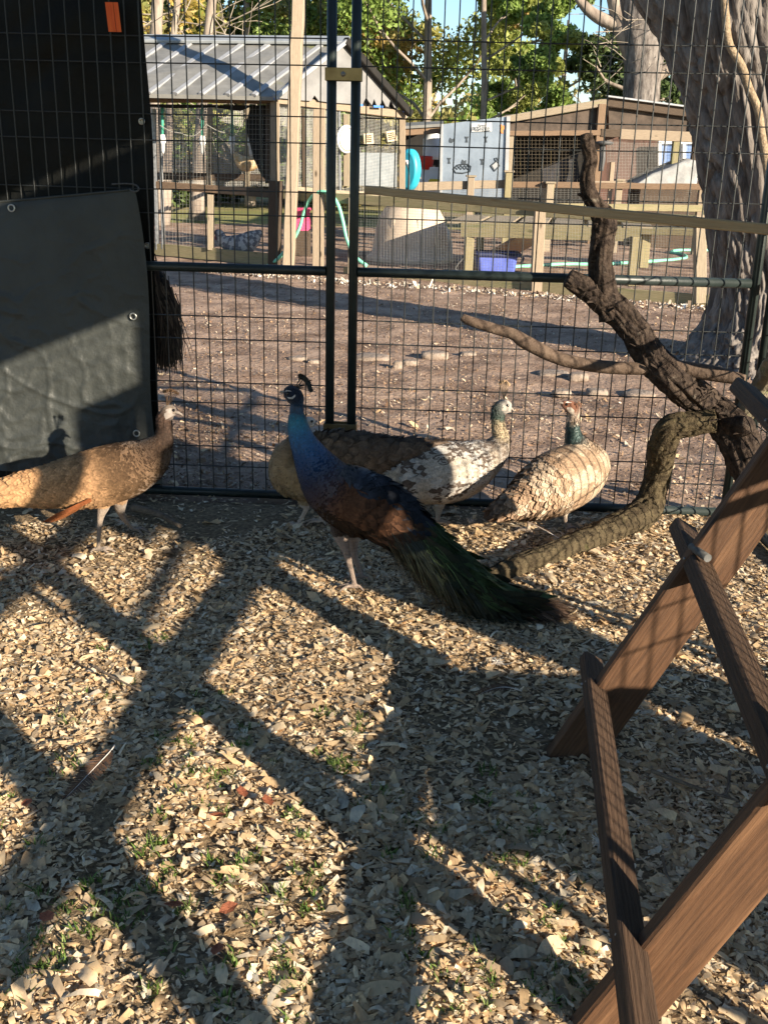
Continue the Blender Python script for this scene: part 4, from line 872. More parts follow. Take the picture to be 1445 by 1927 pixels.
# ================================================================ BIG TREE
m_trunk = mat('grey_ridged_bark', (.085, .072, .064), (.22, .195, .175), scale=13, rough=.95, bump=.9, bscale=30, stretch=(1, 1, .3), c3=(.29, .26, .235), scale3=9, amt3=.28, spec=.1)
m_vine = mat('vine_stem', (.20, .145, .09), (.34, .26, .17), scale=40, rough=.9, bump=.7, bscale=70)
def bigtrunk(name, path, parent, n, seg, amp, seed, material, fx=7.0, fz=1.3):
    P = np.array(smoothpath(path, n)); N = len(P); T = np.gradient(P[:, :3], axis=0); T /= np.linalg.norm(T, axis=1)[:, None]; V = []; pa = None; acc = 0
    for i in range(N):
        t = Vector(T[i]); c = Vector(P[i, :3]); r = P[i, 3]; acc += 0 if i == 0 else (c - Vector(P[i - 1, :3])).length
        pa = (Vector((1, 0, 0)) if pa is None else pa); pa = (pa - t * pa.dot(t)).normalized(); pb = t.cross(pa)
        for k in range(seg):
            a = 2 * math.pi * k / seg; d = pa * math.cos(a) + pb * math.sin(a)
            q = Vector((math.cos(a) * r * fx + seed, math.sin(a) * r * fx, acc * fz + .9 * math.sin(a * 3 + acc)))
            rdg = min(1, abs(noise.noise(q)) * 4.5); rd2 = min(1, abs(noise.noise(q * 2.3 + Vector((5, 5, 0)))) * 4); q5 = Vector((q.x * 3.2, q.y * 3.2, q.z * 2.2)); e = (rdg - .6) * .55 + .38 * (rd2 - .6) + .22 * noise.noise(q5) + .16 * noise.noise(q5 * 2.4) + .5 * noise.noise(q * .35)
            flare = 1 + max(0, (1 - acc / .55)) ** 2 * .30 * math.sin(a * 4 + seed)
            V.append(c + d * (r * flare + amp * e))
    Fc = [(i * seg + k, i * seg + (k + 1) % seg, (i + 1) * seg + (k + 1) % seg, (i + 1) * seg + k) for i in range(N - 1) for k in range(seg)]
    return link(name, npmesh(name, np.array(V) - np.array(ORG[parent.name]), Fc, False), material, parent)
TY = 8.5
bt = thing('large_tree', G(1430, 690), 'large grey tree with deeply ridged bark filling the right edge', 'tree', 'trees around the yard')
Wp = lambda pts, Yv=TY: [(*A(x, y, Yv + dy), r / ppm(A(x, y, Yv))) for x, y, r, dy in pts]
bigtrunk('trunk', Wp([(1432, 740, 215, 0), (1433, 700, 178, 0), (1438, 660, 142, 0), (1444, 615, 116, 0), (1449, 560, 103, 0), (1452, 480, 105, 0), (1450, 400, 112, 0), (1446, 310, 119, 0), (1438, 220, 128, 0), (1426, 140, 137, 0), (1408, 60, 150, 0), (1395, -20, 160, 0), (1400, -90, 150, 0)]), bt, 26, 300, .078, 1.0, m_trunk, 8.0, 1.3)
bigtrunk('limb', Wp([(1350, 90, 70, 0), (1310, 20, 80, 0), (1262, -50, 78, 0), (1200, -130, 70, 0), (1120, -230, 62, 0)]), bt, 16, 150, .055, 5.0, m_trunk, 9.0, 1.7)
bigtrunk('limb', Wp([(1440, 40, 95, .1), (1470, -80, 100, .2), (1510, -250, 85, .3)]), bt, 16, 150, .055, 8.0, m_trunk, 9.0, 1.7)
vp = [(1362, -20), (1365, 40), (1372, 85), (1395, 125), (1408, 165), (1425, 205), (1432, 250), (1440, 300), (1446, 360)]
MB().tube([Vector(p) for p in smoothpath([A(x, y, TY - .56 - (x - 1362) * .0004) for x, y in vp], 5)], .028, 9).build('vine', m_vine, bt)

# ================================================================ COOP YARD FENCE
m_pine = wood('new_pine', (.20, .155, .11), (.33, .26, .185), (.17, .14, .11), rough=.8, bump=.3, amt3=.25)
m_grey = wood('grey_wood', (.20, .16, .115), (.34, .28, .20), (.26, .25, .13), rough=.9, bump=.45, amt3=.35)
m_green = wood('greenish_wood', (.20, .165, .09), (.31, .265, .155), (.17, .17, .08), rough=.9, bump=.4, amt3=.4)
m_brown = wood('brown_wood', (.15, .095, .06), (.26, .175, .11), (.15, .10, .06), rough=.85, bump=.4, amt3=.3)
m_dark = wood('dark_wood', (.05, .036, .026), (.10, .072, .05), rough=.9, bump=.4)
m_mesh = mat('galvanised_wire', (.30, .29, .26), (.42, .41, .38), scale=20, rough=.5, metal=.4)
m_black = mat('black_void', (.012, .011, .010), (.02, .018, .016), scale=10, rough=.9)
FL0 = Vector((-1.66, 15.42, 0)); FLD = Vector((1, -.61, 0)).normalized(); FLN = Vector((-FLD.y, FLD.x, 0))
def onp(P0, Nv, x, y):
    d = ray(x, y); return EYE + d * (Nv.dot(P0 - EYE) / Nv.dot(d))
def FLp(x, y, off=0.0): return onp(FL0 + FLN * off, FLN, x, y)
def bar(a, b, h_px, m, parent, name, th=.045, up=(0, 0, 1)):
    a = Vector(a); b = Vector(b); return MB().beam(a, b, th, h_px / ppm((a + b) / 2), up, .006, wob=.004).build(name, m, parent)
def post(top, bot, w_px, m, parent, name='post', off=0.0, th=None, P=None):
    f = P or FLp; a = f(*bot) if off == 0 else f(*bot, off); b = f(*top) if off == 0 else f(*top, off); w = w_px / ppm((a + b) / 2)
    return MB().beam(a, b, th or w, w, (0, 1, 0), .008, wob=.003).build(name, m, parent)
def wiregrid(P, x0, x1, yt, yb, nx, ny, r, parent, m=None, name='wire_mesh'):
    """P(px,py): yt(x), yb(x) pixel rows of top and bottom"""
    w = MB()
    for i in range(nx + 1):
        x = x0 + (x1 - x0) * i / nx; w.tube([P(x, yt(x)), P(x + rng.uniform(-.4, .4), yb(x))], r, 3, False)
    for j in range(ny + 1):
        q = j / ny; w.tube([P(x0, yt(x0) * (1 - q) + yb(x0) * q), P((x0 + x1) / 2, yt((x0 + x1) / 2) * (1 - q) + yb((x0 + x1) / 2) * q), P(x1, yt(x1) * (1 - q) + yb(x1) * q)], r, 3, False)
    return w.build(name, m or m_mesh, parent, kind='stuff')
ln = lambda xa, ya, xb, yb: (lambda x: ya + (yb - ya) * (x - xa) / (xb - xa))
fr = thing('yard_fence', FLp(1000, 545), 'low wooden fence with wire mesh in front of the dog house, two rails', 'fence', 'wooden fences around the coop yard')
bar(FLp(535, 366), FLp(1345, 419), 19, m_green, fr, 'rail'); bar(FLp(648, 513), FLp(1348, 569), 24, m_green, fr, 'bottom_board')
post((1016, 386), (1008, 548), 21, m_pine, fr); post((601, 206), (599, 500), 22, m_pine, fr); post((1316, 405), (1316, 570), 20, m_grey, fr); post((663, 372), (661, 515), 14, m_grey, fr)
wiregrid(FLp, 540, 1345, ln(540, 372, 1345, 422), ln(540, 504, 1345, 563), 150, 26, .0012, fr)
# left stretch, under the coop front
fl2 = thing('yard_fence', FLp(400, 480), 'low wooden fence under the left coop front, rail and wide bottom board', 'fence', 'wooden fences around the coop yard')
bar(FLp(240, 344), FLp(505, 364), 14, m_brown, fl2, 'rail'); bar(FLp(240, 464), FLp(508, 488), 22, m_green, fl2, 'bottom_board', .05)
post((519, 340), (517, 497), 24, m_dark, fl2); bar(FLp(466, 361, -.05), FLp(524, 364, -.05), 16, m_dark, fl2, 'cross_piece')
post((397, 366), (397, 470), 12, m_grey, fl2); post((290, 205), (297, 470), 7, m_steel, fl2, 'pipe'); post((302, 205), (308, 468), 6, m_steel, fl2, 'pipe')
wiregrid(FLp, 286, 508, lambda x: 196, ln(286, 460, 508, 482), 34, 30, .0015, fl2)
# tall pole
m_pole = wood('pale_pole', (.22, .17, .12), (.34, .275, .20), rough=.8, bump=.35)
tp = thing('timber_pole', FLp(543, 500, -.25), 'tall pale timber pole standing in front of the coop', 'pole')
MB().beam(FLp(543, 502, -.25), FLp(566, -120, -.25), .16, .20, (0, 1, 0), .012, wob=.006).build('pole', m_pole, tp)

# ================================================================ COOP
m_tin = mat('mossy_tin', (.15, .147, .135), (.23, .226, .21), scale=3, rough=.55, metal=.15, bump=.2, bscale=12, c3=(.20, .21, .09), scale3=2.2, amt3=.30, spec=.4)
m_rib = mat('tin_rib', (.30, .305, .31), (.38, .385, .39), scale=6, rough=.45, metal=.3)
m_gable = mat('grey_sheet', (.15, .148, .147), (.21, .207, .204), scale=3, rough=.7, bump=.5, bscale=8)
m_ridge = mat('ridge_tin', (.25, .27, .28), (.34, .36, .37), scale=5, rough=.5, metal=.3)
coop = thing('chicken_coop', FLp(500, 480, .3), 'chicken coop with ribbed tin roof and torn grey sheet on its gable', 'chicken coop')
CY = 15.6
C1 = A(520, 190, CY - .15); C2 = A(757, 210, 17.3)
cn = (C2 - C1); cn.z = 0; cn.normalize(); cN = Vector((-cn.y, cn.x, 0))
def CR(x, y, off=0.0): return onp(C1 + cN * off, cN, x, y)      # right face plane
def CF(x, y): return A(x, y, CY)
e0, e1, e2, e3 = A(75, 172, CY - .45), A(521, 182, CY - .35), A(655, 82, 16.9), A(215, 76, 17.2)
MB().prism([e0, e1, e2, e3], Vector((0, .01, -.05))).build('tin_roof', m_tin, coop)
for k in range(10):
    q = (k + .12) / 9.0
    if q > 1: q = .995
    a = e0.lerp(e1, q) + Vector((0, -.01, .012)); b = e3.lerp(e2, q) + Vector((0, -.01, .012)); MB().beam(a, b, .085, .035, (0, -.5, 1), .012).build('roof_rib', m_rib, coop)
MB().beam(A(215, 72, 17.15), A(657, 76, 16.85), .28, .05, (0, -.4, 1), .01).build('ridge_cap', m_ridge, coop)
gb = [CR(524, 184, -.12), CR(653, 80, -.12), CR(766, 209, -.12)]
# gable sheet with torn lower edge
gz_ = [CR(651, 82, -.1), CR(764, 206, -.1)]
xs = [762, 757, 752, 748, 742, 735, 731, 726, 720, 714, 709, 704, 700, 694, 689, 682, 676, 668, 640, 622, 600, 592, 586, 570, 548, 530, 524]
ys = [208, 206, 199, 207, 203, 188, 202, 201, 189, 200, 200, 187, 199, 192, 184, 198, 198, 197, 195, 194, 191, 180, 191, 190, 188, 186, 186]
MB().prism(gz_ + [CR(x, y - 1, -.1) for x, y in zip(xs, ys)], cN * .02).build('gable_sheet', m_gable, coop)
MB().prism([CR(520, 200, -.02), CR(655, 92, -.02), CR(760, 220, -.02)], cN * .01).build('gable_back', m_black, coop)
MB().beam(CR(650, 76, -.16), CR(772, 214, -.16), .10, .10, (0, 0, 1), .01).build('rake_trim', m_black, coop)
MB().beam(CR(518, 184, -.16), CR(652, 78, -.16), .06, .06, (0, 0, 1), .01).build('rake_trim', m_rib, coop)
m_blue = mat('blue_plastic', (.05, .16, .50), (.08, .22, .60), rough=.5)
for x, y, w, h in ((521, 183, 10, 8), (676, 197, 14, 4), (712, 200, 18, 4), (762, 205, 6, 12)): MB().prism([CR(x - w / 2, y - h / 2, -.14), CR(x + w / 2, y - h / 2 + 1, -.14), CR(x + w / 2, y + h / 2 + 1, -.14), CR(x - w / 2, y + h / 2, -.14)], cN * .01).build('blue_scrap', m_blue, coop)
bar(CF(240, 183), CF(518, 186), 17, m_brown, coop, 'eave_beam', .10); bar(CR(519, 187), CR(762, 216), 14, m_pine, coop, 'gable_beam', .10)
post((518, 192), (518, 345), 16, m_pine, coop, P=lambda x, y: CR(x, y)); post((757, 212), (756, 375), 12, m_pine, coop, P=lambda x, y: CR(x, y))
post((508, 195), (506, 345), 14, m_dark, coop, P=CF); post((638, 200), (640, 365), 5, m_steel, coop, 'pipe', P=CR); post((570, 205), (572, 360), 6, m_dark, coop, P=CR)
post((652, 215), (652, 350), 12, m_grey, coop, P=CR)
m_screen = mat('dusty_screen', (.36, .35, .32), (.46, .45, .42), scale=20, rough=.9)
wiregrid(lambda x, y: CR(x, y, .03), 528, 752, ln(528, 196, 752, 220), ln(528, 352, 752, 368), 90, 55, .0022, coop, m_screen)
bar(CR(528, 356), CR(752, 372), 12, m_grey, coop, 'sill_board', .08)
m_translucent = mat('grey_plastic_sheet', (.17, .20, .225), (.24, .27, .295), scale=5, rough=.5, bump=.3, bscale=12)
MB().prism([CR(664, 287, .06), CR(748, 288, .06), CR(748, 352, .06), CR(664, 348, .06)], cN * .02).build('plastic_sheet', m_translucent, coop)
# black sheets under the eave and by the corner, and back wall posts
MB().prism([A(262, 196, CY + .05), A(470, 198, CY + .05), A(472, 201, CY + .05), A(452, 209, CY + .05), A(400, 202, CY + .05), A(330, 204, CY + .05), A(262, 200, CY + .05)], Vector((0, .02, 0))).build('black_sheet', m_black, coop)
MB().prism([A(472, 198, CY + .1), A(508, 198, CY + .1), A(506, 345, CY + .1), A(492, 330, CY + .1), A(478, 300, CY + .1), A(462, 236, CY + .1)], Vector((0, .02, 0))).build('black_sheet', m_black, coop)
for x in (395, 466): post((x, 195), (x, 360), 9, m_grey, coop, P=lambda x, y: A(x, y, 18.6))
bar(A(285, 331, 18.6), A(515, 334, 18.6), 13, m_dark, coop, 'back_board', .05)
wiregrid(lambda x, y: A(x, y, 18.6), 285, 640, lambda x: 200, lambda x: 350, 110, 50, .0055, coop, m_screen)
# signs on the coop
m_white = mat('white_paint', (.52, .52, .51), (.62, .62, .61), scale=20, rough=.6)
m_ply = mat('pale_ply', (.42, .33, .22), (.52, .42, .29), scale=30, rough=.85)
ck = thing('round_plate', CR(654, 262, -.12), 'round white plate hanging on the coop mesh behind the double post', 'plate')
MB().lathe(CR(654, 262, -.12), [(0, 0), (.185, 0), (.20, .012), (.20, .03), (0, .03)], 26, cN).build('disc', m_white, ck); MB().lathe(CR(654, 262, -.13), [(.155, 0), (.165, 0), (.165, .008), (.155, .008)], 26, cN).build('rim_line', m_grey, ck)
for x, y, r, lb in ((694, 261, -4, 'small plain wooden sign on the coop mesh, the left one'), (737, 256, -10, 'small tilted wooden sign on the coop mesh with faint writing, the right one')):
    s_ = thing('wooden_sign', CR(x, y, -.1), lb, 'sign', 'little wooden signs on the coop'); c, sn = math.cos(math.radians(r)), math.sin(math.radians(r)); P = [CR(x + a * c - b * sn, y + a * sn + b * c, -.1) for a, b in ((-9, -10), (9, -10), (9, 10), (-9, 10))]
    MB().prism(P, cN * .02).build('board', m_ply, s_); q = MB()
    for j in range(4):
        for i in range(3):
            a0 = -6 + i * 4 + rng.uniform(-.5, .5); b0 = -6 + j * 3.6; q.tube([CR(x + a0 * c - b0 * sn, y + a0 * sn + b0 * c, -.11), CR(x + (a0 + 2) * c - (b0 + 1.2) * sn, y + (a0 + 2) * sn + (b0 + 1.2) * c, -.11), CR(x + (a0 + 3) * c - b0 * sn, y + (a0 + 3) * sn + b0 * c, -.11)], .006, 4, False)
    q.build('writing', m_dark, s_); MB().tube([CR(x, y - 10, -.1), CR(x + 1, y - 26, -.02)], .004, 4).build('string', m_mesh, s_)
# hanging drinkers
m_rope = mat('green_rope', (.05, .28, .20), (.08, .36, .26), scale=60, rough=.7)
for x, y0, y1, lb in ((306, 222, 256, 'white drinker on a green cord, first from the left under the coop roof'), (381, 214, 258, 'white drinker on a green cord, second from the left under the coop roof'), (437, 222, 259, 'white drinker on a green cord, third from the left under the coop roof'), (472, 224, 261, 'white drinker on a green cord, fourth from the left under the coop roof')):
    t = thing('hanging_drinker', A(x, y1, CY + .25), lb, 'drinker', 'drinkers hanging in the coop'); p = A(x, y1, CY + .25)
    MB().tube([A(x, 196, CY + .25), p], .022, 6).build('cord', m_rope, t)
    MB().lathe(p, [(0, .02), (.035, .02), (.045, -.03), (.05, -.08), (.03, -.11), (.025, -.20), (.015, -.24), (0, -.24)], 12).build('bottle', m_white, t)
MB_ = MB()
for k in range(5): MB_.tube([Vector(p) for p in smoothpath([A(300 + 45 * k, 235 + (k % 2) * 18, CY + .2), A(322 + 45 * k, 247 + (k % 2) * 8, CY + .2), A(345 + 45 * k, 233 + ((k + 1) % 2) * 18, CY + .2)], 5)], .006, 4, False)
MB_.build('slack_wire', m_mesh, coop)

# ================================================================ CHICKENS
m_hen = mat('hen_plumage', (.85, .85, .85), (1.2, 1.2, 1.2), scale=60, rough=.85, attr=True, bump=.4, bscale=90)
m_comb = mat('red_comb', (.45, .03, .03), (.6, .06, .05), scale=60, rough=.5)
def chicken(Yv, body, lab, feet, col, beakdir, comb, name='hen', sp=None):
    W = pxpath([(x, y, r, Yv) for x, y, r in body]); t = thing(name, G(*feet[0]), lab, 'chicken', 'chickens in the coop'); W2 = [Vector(w[:3]) for w in W]
    b = MB(); b.col = col; q = smoothpath(W, 5); b.tube([p[:3] for p in q], [max(.006, p[3]) for p in q], 14)
    if sp:
        for i in range(len(b.c)):
            if noise.noise(b.v[b.f[i][0]] * 22) > .05: b.c[i] = sp
    b.build('body', m_hen, t)
    for f in feet:
        g = G(*f); top = W2[len(W2) // 2] + Vector((0, 0, -.05)); b = MB(); b.tube([top, (top + g) / 2 + Vector((.02, 0, 0)), g + Vector((0, 0, .012))], [.05, .022, .012], 8)
        for a in (-.5, 0, .5): b.tube([g + Vector((0, 0, .012)), g + Vector((beakdir * .07 * math.cos(a), .07 * math.sin(a), .008))], .008, 5)
        b.build('leg', m_beak, t)
    h = W2[1]; MB().tube([h + Vector((beakdir * .035, 0, 0)), h + Vector((beakdir * .085, 0, -.012))], [.014, .002], 6).build('beak', m_beak, t)
    c = MB()
    for k in range(5): c.lathe(h + Vector((beakdir * (.035 - .018 * k), 0, .04)), [(0, -.012), (.010, 0), (.008, .02), (0, .035 + .01 * (k % 2))], 6)
    c.build('comb', m_comb, t)
    if comb: MB().ball(h + Vector((beakdir * .045, -.012, -.05)), .018, .014, .034).build('wattle', m_comb, t)
    return t
chicken(16.1, [(404, 436, 3), (412, 440, 9), (420, 452, 11), (436, 460, 18), (456, 462, 21), (474, 450, 17), (486, 440, 9), (492, 434, 3)], 'speckled grey hen with a red comb pecking low behind the coop fence', [(442, 492), (455, 492)], (.13, .13, .145), -1, True, sp=(.38, .37, .36))
chicken(18.2, [(492, 293, 3), (487, 296, 8), (484, 304, 9), (474, 308, 13), (462, 308, 14), (452, 302, 11), (446, 294, 7), (442, 287, 3)], 'buff rooster with a raised tail, standing inside the coop under the drinkers', [(468, 345), (476, 345)], (.48, .33, .17), 1, True, name='rooster', sp=(.56, .44, .28))

# ================================================================ THINGS IN THE COOP YARD
m_igloo = mat('tan_plastic', (.40, .32, .245), (.50, .41, .32), scale=5, rough=.7, bump=.12, bscale=30, c3=(.33, .26, .20), scale3=3, amt3=.3)
ic = G(772, 490); sc_ = 1 / ppm(ic)
ig = thing('dog_house', ic, 'tan plastic igloo dog house behind the mesh fence', 'dog house')
b = MB(); prof = [(82, 0), (83, 6), (79, 9), (74, 11), (70, 30), (66, 55), (60, 76), (50, 92), (40, 100), (38, 106), (30, 109), (0, 110)]
b.lathe(ic, [(r * sc_, z * sc_ * 1.03) for r, z in prof], 40); b.build('dome', m_igloo, ig)
b = MB()
for k in range(8):
    b = MB(); a = math.pi * 2 * k / 8 + .2; b.beam(ic + Vector((math.cos(a) * 72 * sc_, math.sin(a) * 72 * sc_, 10 * sc_)), ic + Vector((math.cos(a) * 61 * sc_, math.sin(a) * 61 * sc_, 78 * sc_)), .05, .02, (math.cos(a), math.sin(a), .2), .008); b.build('moulded_rib', m_igloo, ig)
dv = Vector((.75, .66, 0)); b = MB(); p = Vector((-.66, .75, 0)); arch = [(math.cos(t_) * 26 * sc_, math.sin(t_) * 62 * sc_) for t_ in [math.pi * k / 12 for k in range(13)]]
i0 = len(b.v)
for d0 in (50, 86): b.v += [ic + dv * d0 * sc_ + p * x + Vector((0, 0, z)) for x, z in arch]
for k in range(12): b.face((i0 + k, i0 + k + 1, i0 + 14 + k, i0 + 13 + k), None, True)
b.face(range(i0 + 13, i0 + 26)); b.build('door_hood', m_igloo, ig)
b = MB(); b.prism([ic + dv * 87 * sc_ + p * x * .8 + Vector((0, 0, z * .9)) for x, z in arch], dv * .01); b.build('doorway', m_black, ig)  # shade inside the opening painted as a black panel
MB().box(A(806, 500, ic.y - .55) - Vector((.04, .02, .03)), A(806, 500, ic.y - .55) + Vector((.04, .02, .03))).build('latch', m_ply, ig)
# blue tub
m_bluebox = mat('blue_tub_plastic', (.07, .10, .38), (.10, .14, .46), scale=8, rough=.45, spec=.4)
m_navy = mat('navy_rim', (.02, .025, .07), (.03, .04, .10), rough=.5)
tcn = G(932, 513); s_ = 1 / ppm(tcn); tb = thing('plastic_tub', tcn, 'blue plastic tub with a dark rim behind the fence post', 'tub')
b = MB(); i0 = 0; R4 = [(-1, -1), (1, -1), (1, 1), (-1, 1)]
def rr(hw, hd, z, n=5):
    o = []
    for cx, cy, a0 in ((1, 1, 0), (-1, 1, 90), (-1, -1, 180), (1, -1, 270)):
        for k in range(n): a = math.radians(a0 + 90 * k / (n - 1)); o.append(tcn + Vector((cx * (hw - .05) + .05 * math.cos(a), cy * (hd - .05) + .05 * math.sin(a), z)))
    return o
lev = [(32, 22, 0), (34, 24, 6), (38, 28, 36), (36, 26, 36), (33, 23, 6)]
for hw, hd, z in lev: b.v += rr(hw * s_, hd * s_, z * s_)
nn = 20
for L_ in range(len(lev) - 1):
    for k in range(nn): j = (k + 1) % nn; b.face((L_ * nn + k, L_ * nn + j, L_ * nn + nn + j, L_ * nn + nn + k), None, True)
b.face(range(4 * nn, 5 * nn)); b.build('tub_wall', m_bluebox, tb, smooth=False)
b = MB(); rim = rr(41 * s_, 31 * s_, 35 * s_, 5); b.tube(rim + rim[:1], .03, 8, False); b.build('rim', m_navy, tb)
for e in (-1, 1): MB().tube([tcn + Vector((e * 40 * s_, -.05, 35 * s_)), tcn + Vector((e * 50 * s_, -.05, 28 * s_)), tcn + Vector((e * 46 * s_, -.05, 18 * s_))], .022, 6).build('handle', m_navy, tb)
MB().tube([Vector(p) for p in smoothpath([tcn + Vector((-40 * s_, -.1, 34 * s_)), tcn + Vector((-62 * s_, -.1, 26 * s_)), tcn + Vector((-76 * s_, -.1, 8 * s_)), tcn + Vector((-70 * s_, -.1, .02))], 5)], .012, 6).build('cord', m_cord, tb)
# duck platform and ramp
pf = thing('duck_platform', A(1040, 470, 15.2), 'low greenish timber platform with a sloping plank ramp behind the blue tub', 'platform')
bar(A(868, 432, 15.0), A(1205, 441, 14.2), 27, m_green, pf, 'front_board', .06); bar(A(900, 415, 17.0), A(1190, 420, 16.2), 20, m_green, pf, 'back_board', .06)
for x, y, yb, Yv in ((884, 440, 482, 15.0), (1196, 445, 500, 14.2), (1120, 440, 470, 16.0), (905, 420, 455, 17.0)):
    a = A(x, y, Yv); MB().beam(Vector((a.x, a.y, 0)), a, .12, .12, (0, 1, 0), .01).build('leg', m_green, pf)
for k in range(6):
    q = k / 5; a = A(868 + 332 * q, 419 + 8 * q, 15.0 - .8 * q); bb = A(898 + 290 * q, 407 + 5 * q, 17.0 - .8 * q); MB().beam(a, bb, (330 / 6 - 1) / ppm(a), .03, (0, 0, 1), .004).build('deck_board', m_grey, pf)
m_rampw = wood('ramp_plank', (.34, .23, .165), (.46, .33, .25), rough=.85, bump=.3)
bb = A(1030, 428, 15.6); a = G(925, 488); MB().beam(a + Vector((0, -.2, .03)), bb, .50, .05, (0, 0, 1), .006).build('ramp_plank', m_rampw, pf)
p2 = thing('yard_bench', A(1290, 440, 16.6), 'rough timber bench shape at the back right of the yard', 'bench')
bar(A(1180, 432, 17.0), A(1345, 438, 16.4), 12, m_green, p2, 'seat_board', .5)
for x in (1215, 1322): a = A(x, 440, 16.8); MB().beam(Vector((a.x, a.y, 0)), a, .14, .14, (0, 1, 0), .01).build('leg', m_green, p2)
# hoses
m_hose = mat('mint_hose', (.16, .52, .36), (.24, .62, .44), scale=40, rough=.45, spec=.4)
props(MB().tube([Vector(p) for p in smoothpath([FLp(x, y, -.06) for x, y in ((505, 499), (522, 488), (545, 462), (563, 430), (574, 395), (586, 372), (602, 361), (622, 366), (636, 385), (645, 415), (653, 450), (668, 482), (690, 500))], 6)], .026, 8).build('garden_hose', m_hose, None, FLp(600, 480)), 'green garden hose arched over the fence rail by the pole', 'hose', 'green hoses')
props(MB().tube([Vector(p) for p in smoothpath([G(x, y, .02) for x, y in ((955, 503), (1000, 500), (1060, 497), (1130, 497), (1200, 493), (1262, 489), (1290, 485), (1282, 478), (1262, 475), (1275, 471), (1320, 471), (1370, 471))], 6)], .028, 8).build('garden_hose', m_hose, None, G(1200, 490)), 'green garden hose snaking on the dirt by the duck platform', 'hose', 'green hoses')
m_pink = mat('pink_plastic', (.62, .06, .16), (.72, .10, .22), scale=8, rough=.45)
pc_ = A(567, 433, 17.5); pk = thing('pink_crate', pc_, 'pink plastic crate hanging behind the tall pole and hose', 'crate'); hw = 16 / ppm(pc_)
b = MB(); b.box(pc_ + Vector((-hw, -.15, 0)), pc_ + Vector((hw, .15, 2.1 * hw)), .02); b.build('crate_body', m_pink, pk); MB().box(pc_ + Vector((-hw * 1.1, -.18, 2.1 * hw)), pc_ + Vector((hw * 1.1, .18, 2.1 * hw + .06)), .02).build('lid', m_pink, pk)
MB().beam(Vector((pc_.x, pc_.y, 0)), pc_, .3, .3, (0, 1, 0), .02).build('stand', m_dark, pk)
# more background fence rails behind
bf = thing('yard_fence', A(900, 372, 19.5), 'back fence of pale timber with square posts below the egg shed', 'fence', 'wooden fences around the coop yard')
bar(A(758, 352, 19.4), A(960, 346, 19.6), 15, m_pine, bf, 'rail', .06); bar(A(960, 347, 19.6), A(1330, 352, 19.2), 11, m_brown, bf, 'rail', .06); bar(A(758, 385, 19.4), A(1330, 392, 19.2), 12, m_green, bf, 'rail', .06)
for x, yt, w, m in ((782, 336, 14, m_pine), (886, 333, 13, m_pine), (957, 324, 13, m_green), (1035, 345, 14, m_grey), (1165, 340, 12, m_grey), (1322, 335, 12, m_pine)):
    a = A(x, yt, 19.45); MB().beam(Vector((a.x, a.y, 0)), a, w / ppm(a), w / ppm(a), (0, 1, 0), .01).build('post', m, bf)
    MB().beam(a, a + Vector((0, 0, .03)), (w + 6) / ppm(a), (w + 6) / ppm(a), (0, 1, 0), .005).build('post_cap', m_grey, bf)
wiregrid(lambda x, y: A(x, y, 19.5), 765, 1330, lambda x: 354, lambda x: 420, 80, 16, .0014, bf)

# ================================================================ EGG SHED
EYs = 20.6
m_egg = mat('blue_grey_sheet', (.19, .23, .28), (.27, .32, .38), scale=2.5, rough=.35, metal=.35, bump=.15, bscale=6, spec=.5)
es = thing('egg_shed', A(890, 372, EYs), 'blue grey metal shed front painted with farm motifs and a FRESH EGGS sign', 'shed')
shp = [A(831, 234, EYs), A(956, 219, EYs), A(951, 372, EYs), A(829, 372, EYs)]
MB().prism(shp, Vector((0, .06, 0))).build('metal_front', m_egg, es)
m_ink = mat('dark_ink', (.04, .05, .06), None, rough=.7); m_orange = mat('rooster_orange', (.55, .18, .06), (.6, .24, .08), rough=.7)
def flat(poly, m, name, off=-.012): return MB().prism([A(x, y, EYs + off) for x, y in poly], Vector((0, .008, 0))).build(name, m, es)
MB().beam(A(831, 234, EYs - .02), A(829, 372, EYs - .02), .05, .05).build('corner_trim', m_rib, es); MB().beam(A(956, 219, EYs - .02), A(951, 372, EYs - .02), .07, .05).build('corner_trim', m_rib, es)
sgn = flat([(887, 233), (925, 231), (925, 247), (887, 248)], m_white, 'sign_board', -.03)
m_txt = mat('sign_ink', (.05, .07, .09), None, rough=.7)
def text(body, px, py, h_px, Yv, parent, m, sx=1.0, shear=0.0):
    c = bpy.data.curves.new('lettering', 'FONT'); c.body = body; c.align_x = 'CENTER'; c.align_y = 'CENTER'; p = A(px, py, Yv); c.size = h_px / ppm(p) * 1.4; c.extrude = .003; c.shear = shear
    o0 = bpy.data.objects.new('raw', c); COL.objects.link(o0); me = bpy.data.meshes.new_from_object(o0.evaluated_get(bpy.context.evaluated_depsgraph_get())); bpy.data.objects.remove(o0); me.materials.clear(); me.materials.append(m)
    o = bpy.data.objects.new('lettering', me); COL.objects.link(o); o.parent = parent; o.location = p - ORG[parent.name]; o.rotation_euler = (math.pi / 2, 0, .0); o.scale.x = sx; return o
text('Farm', 906, 236, 5, EYs - .05, es, m_txt, 1.0, .3); text('FRESH EGGS', 906, 243, 7, EYs - .05, es, m_txt, .62)
flat([(942, 246), (943, 240), (940, 236), (943, 234), (946, 237), (949, 236), (949, 242), (946, 246), (947, 251), (943, 251)], m_orange, 'rooster_motif')
for x, y in ((878, 262), (914, 262), (845, 302), (907, 304)):
    flat([(x - 4, y - 5), (x + 4, y - 5), (x + 1, y), (x + 2.5, y + 6), (x - 2.5, y + 6), (x - 1, y)], m_ink, 'whisk_motif')
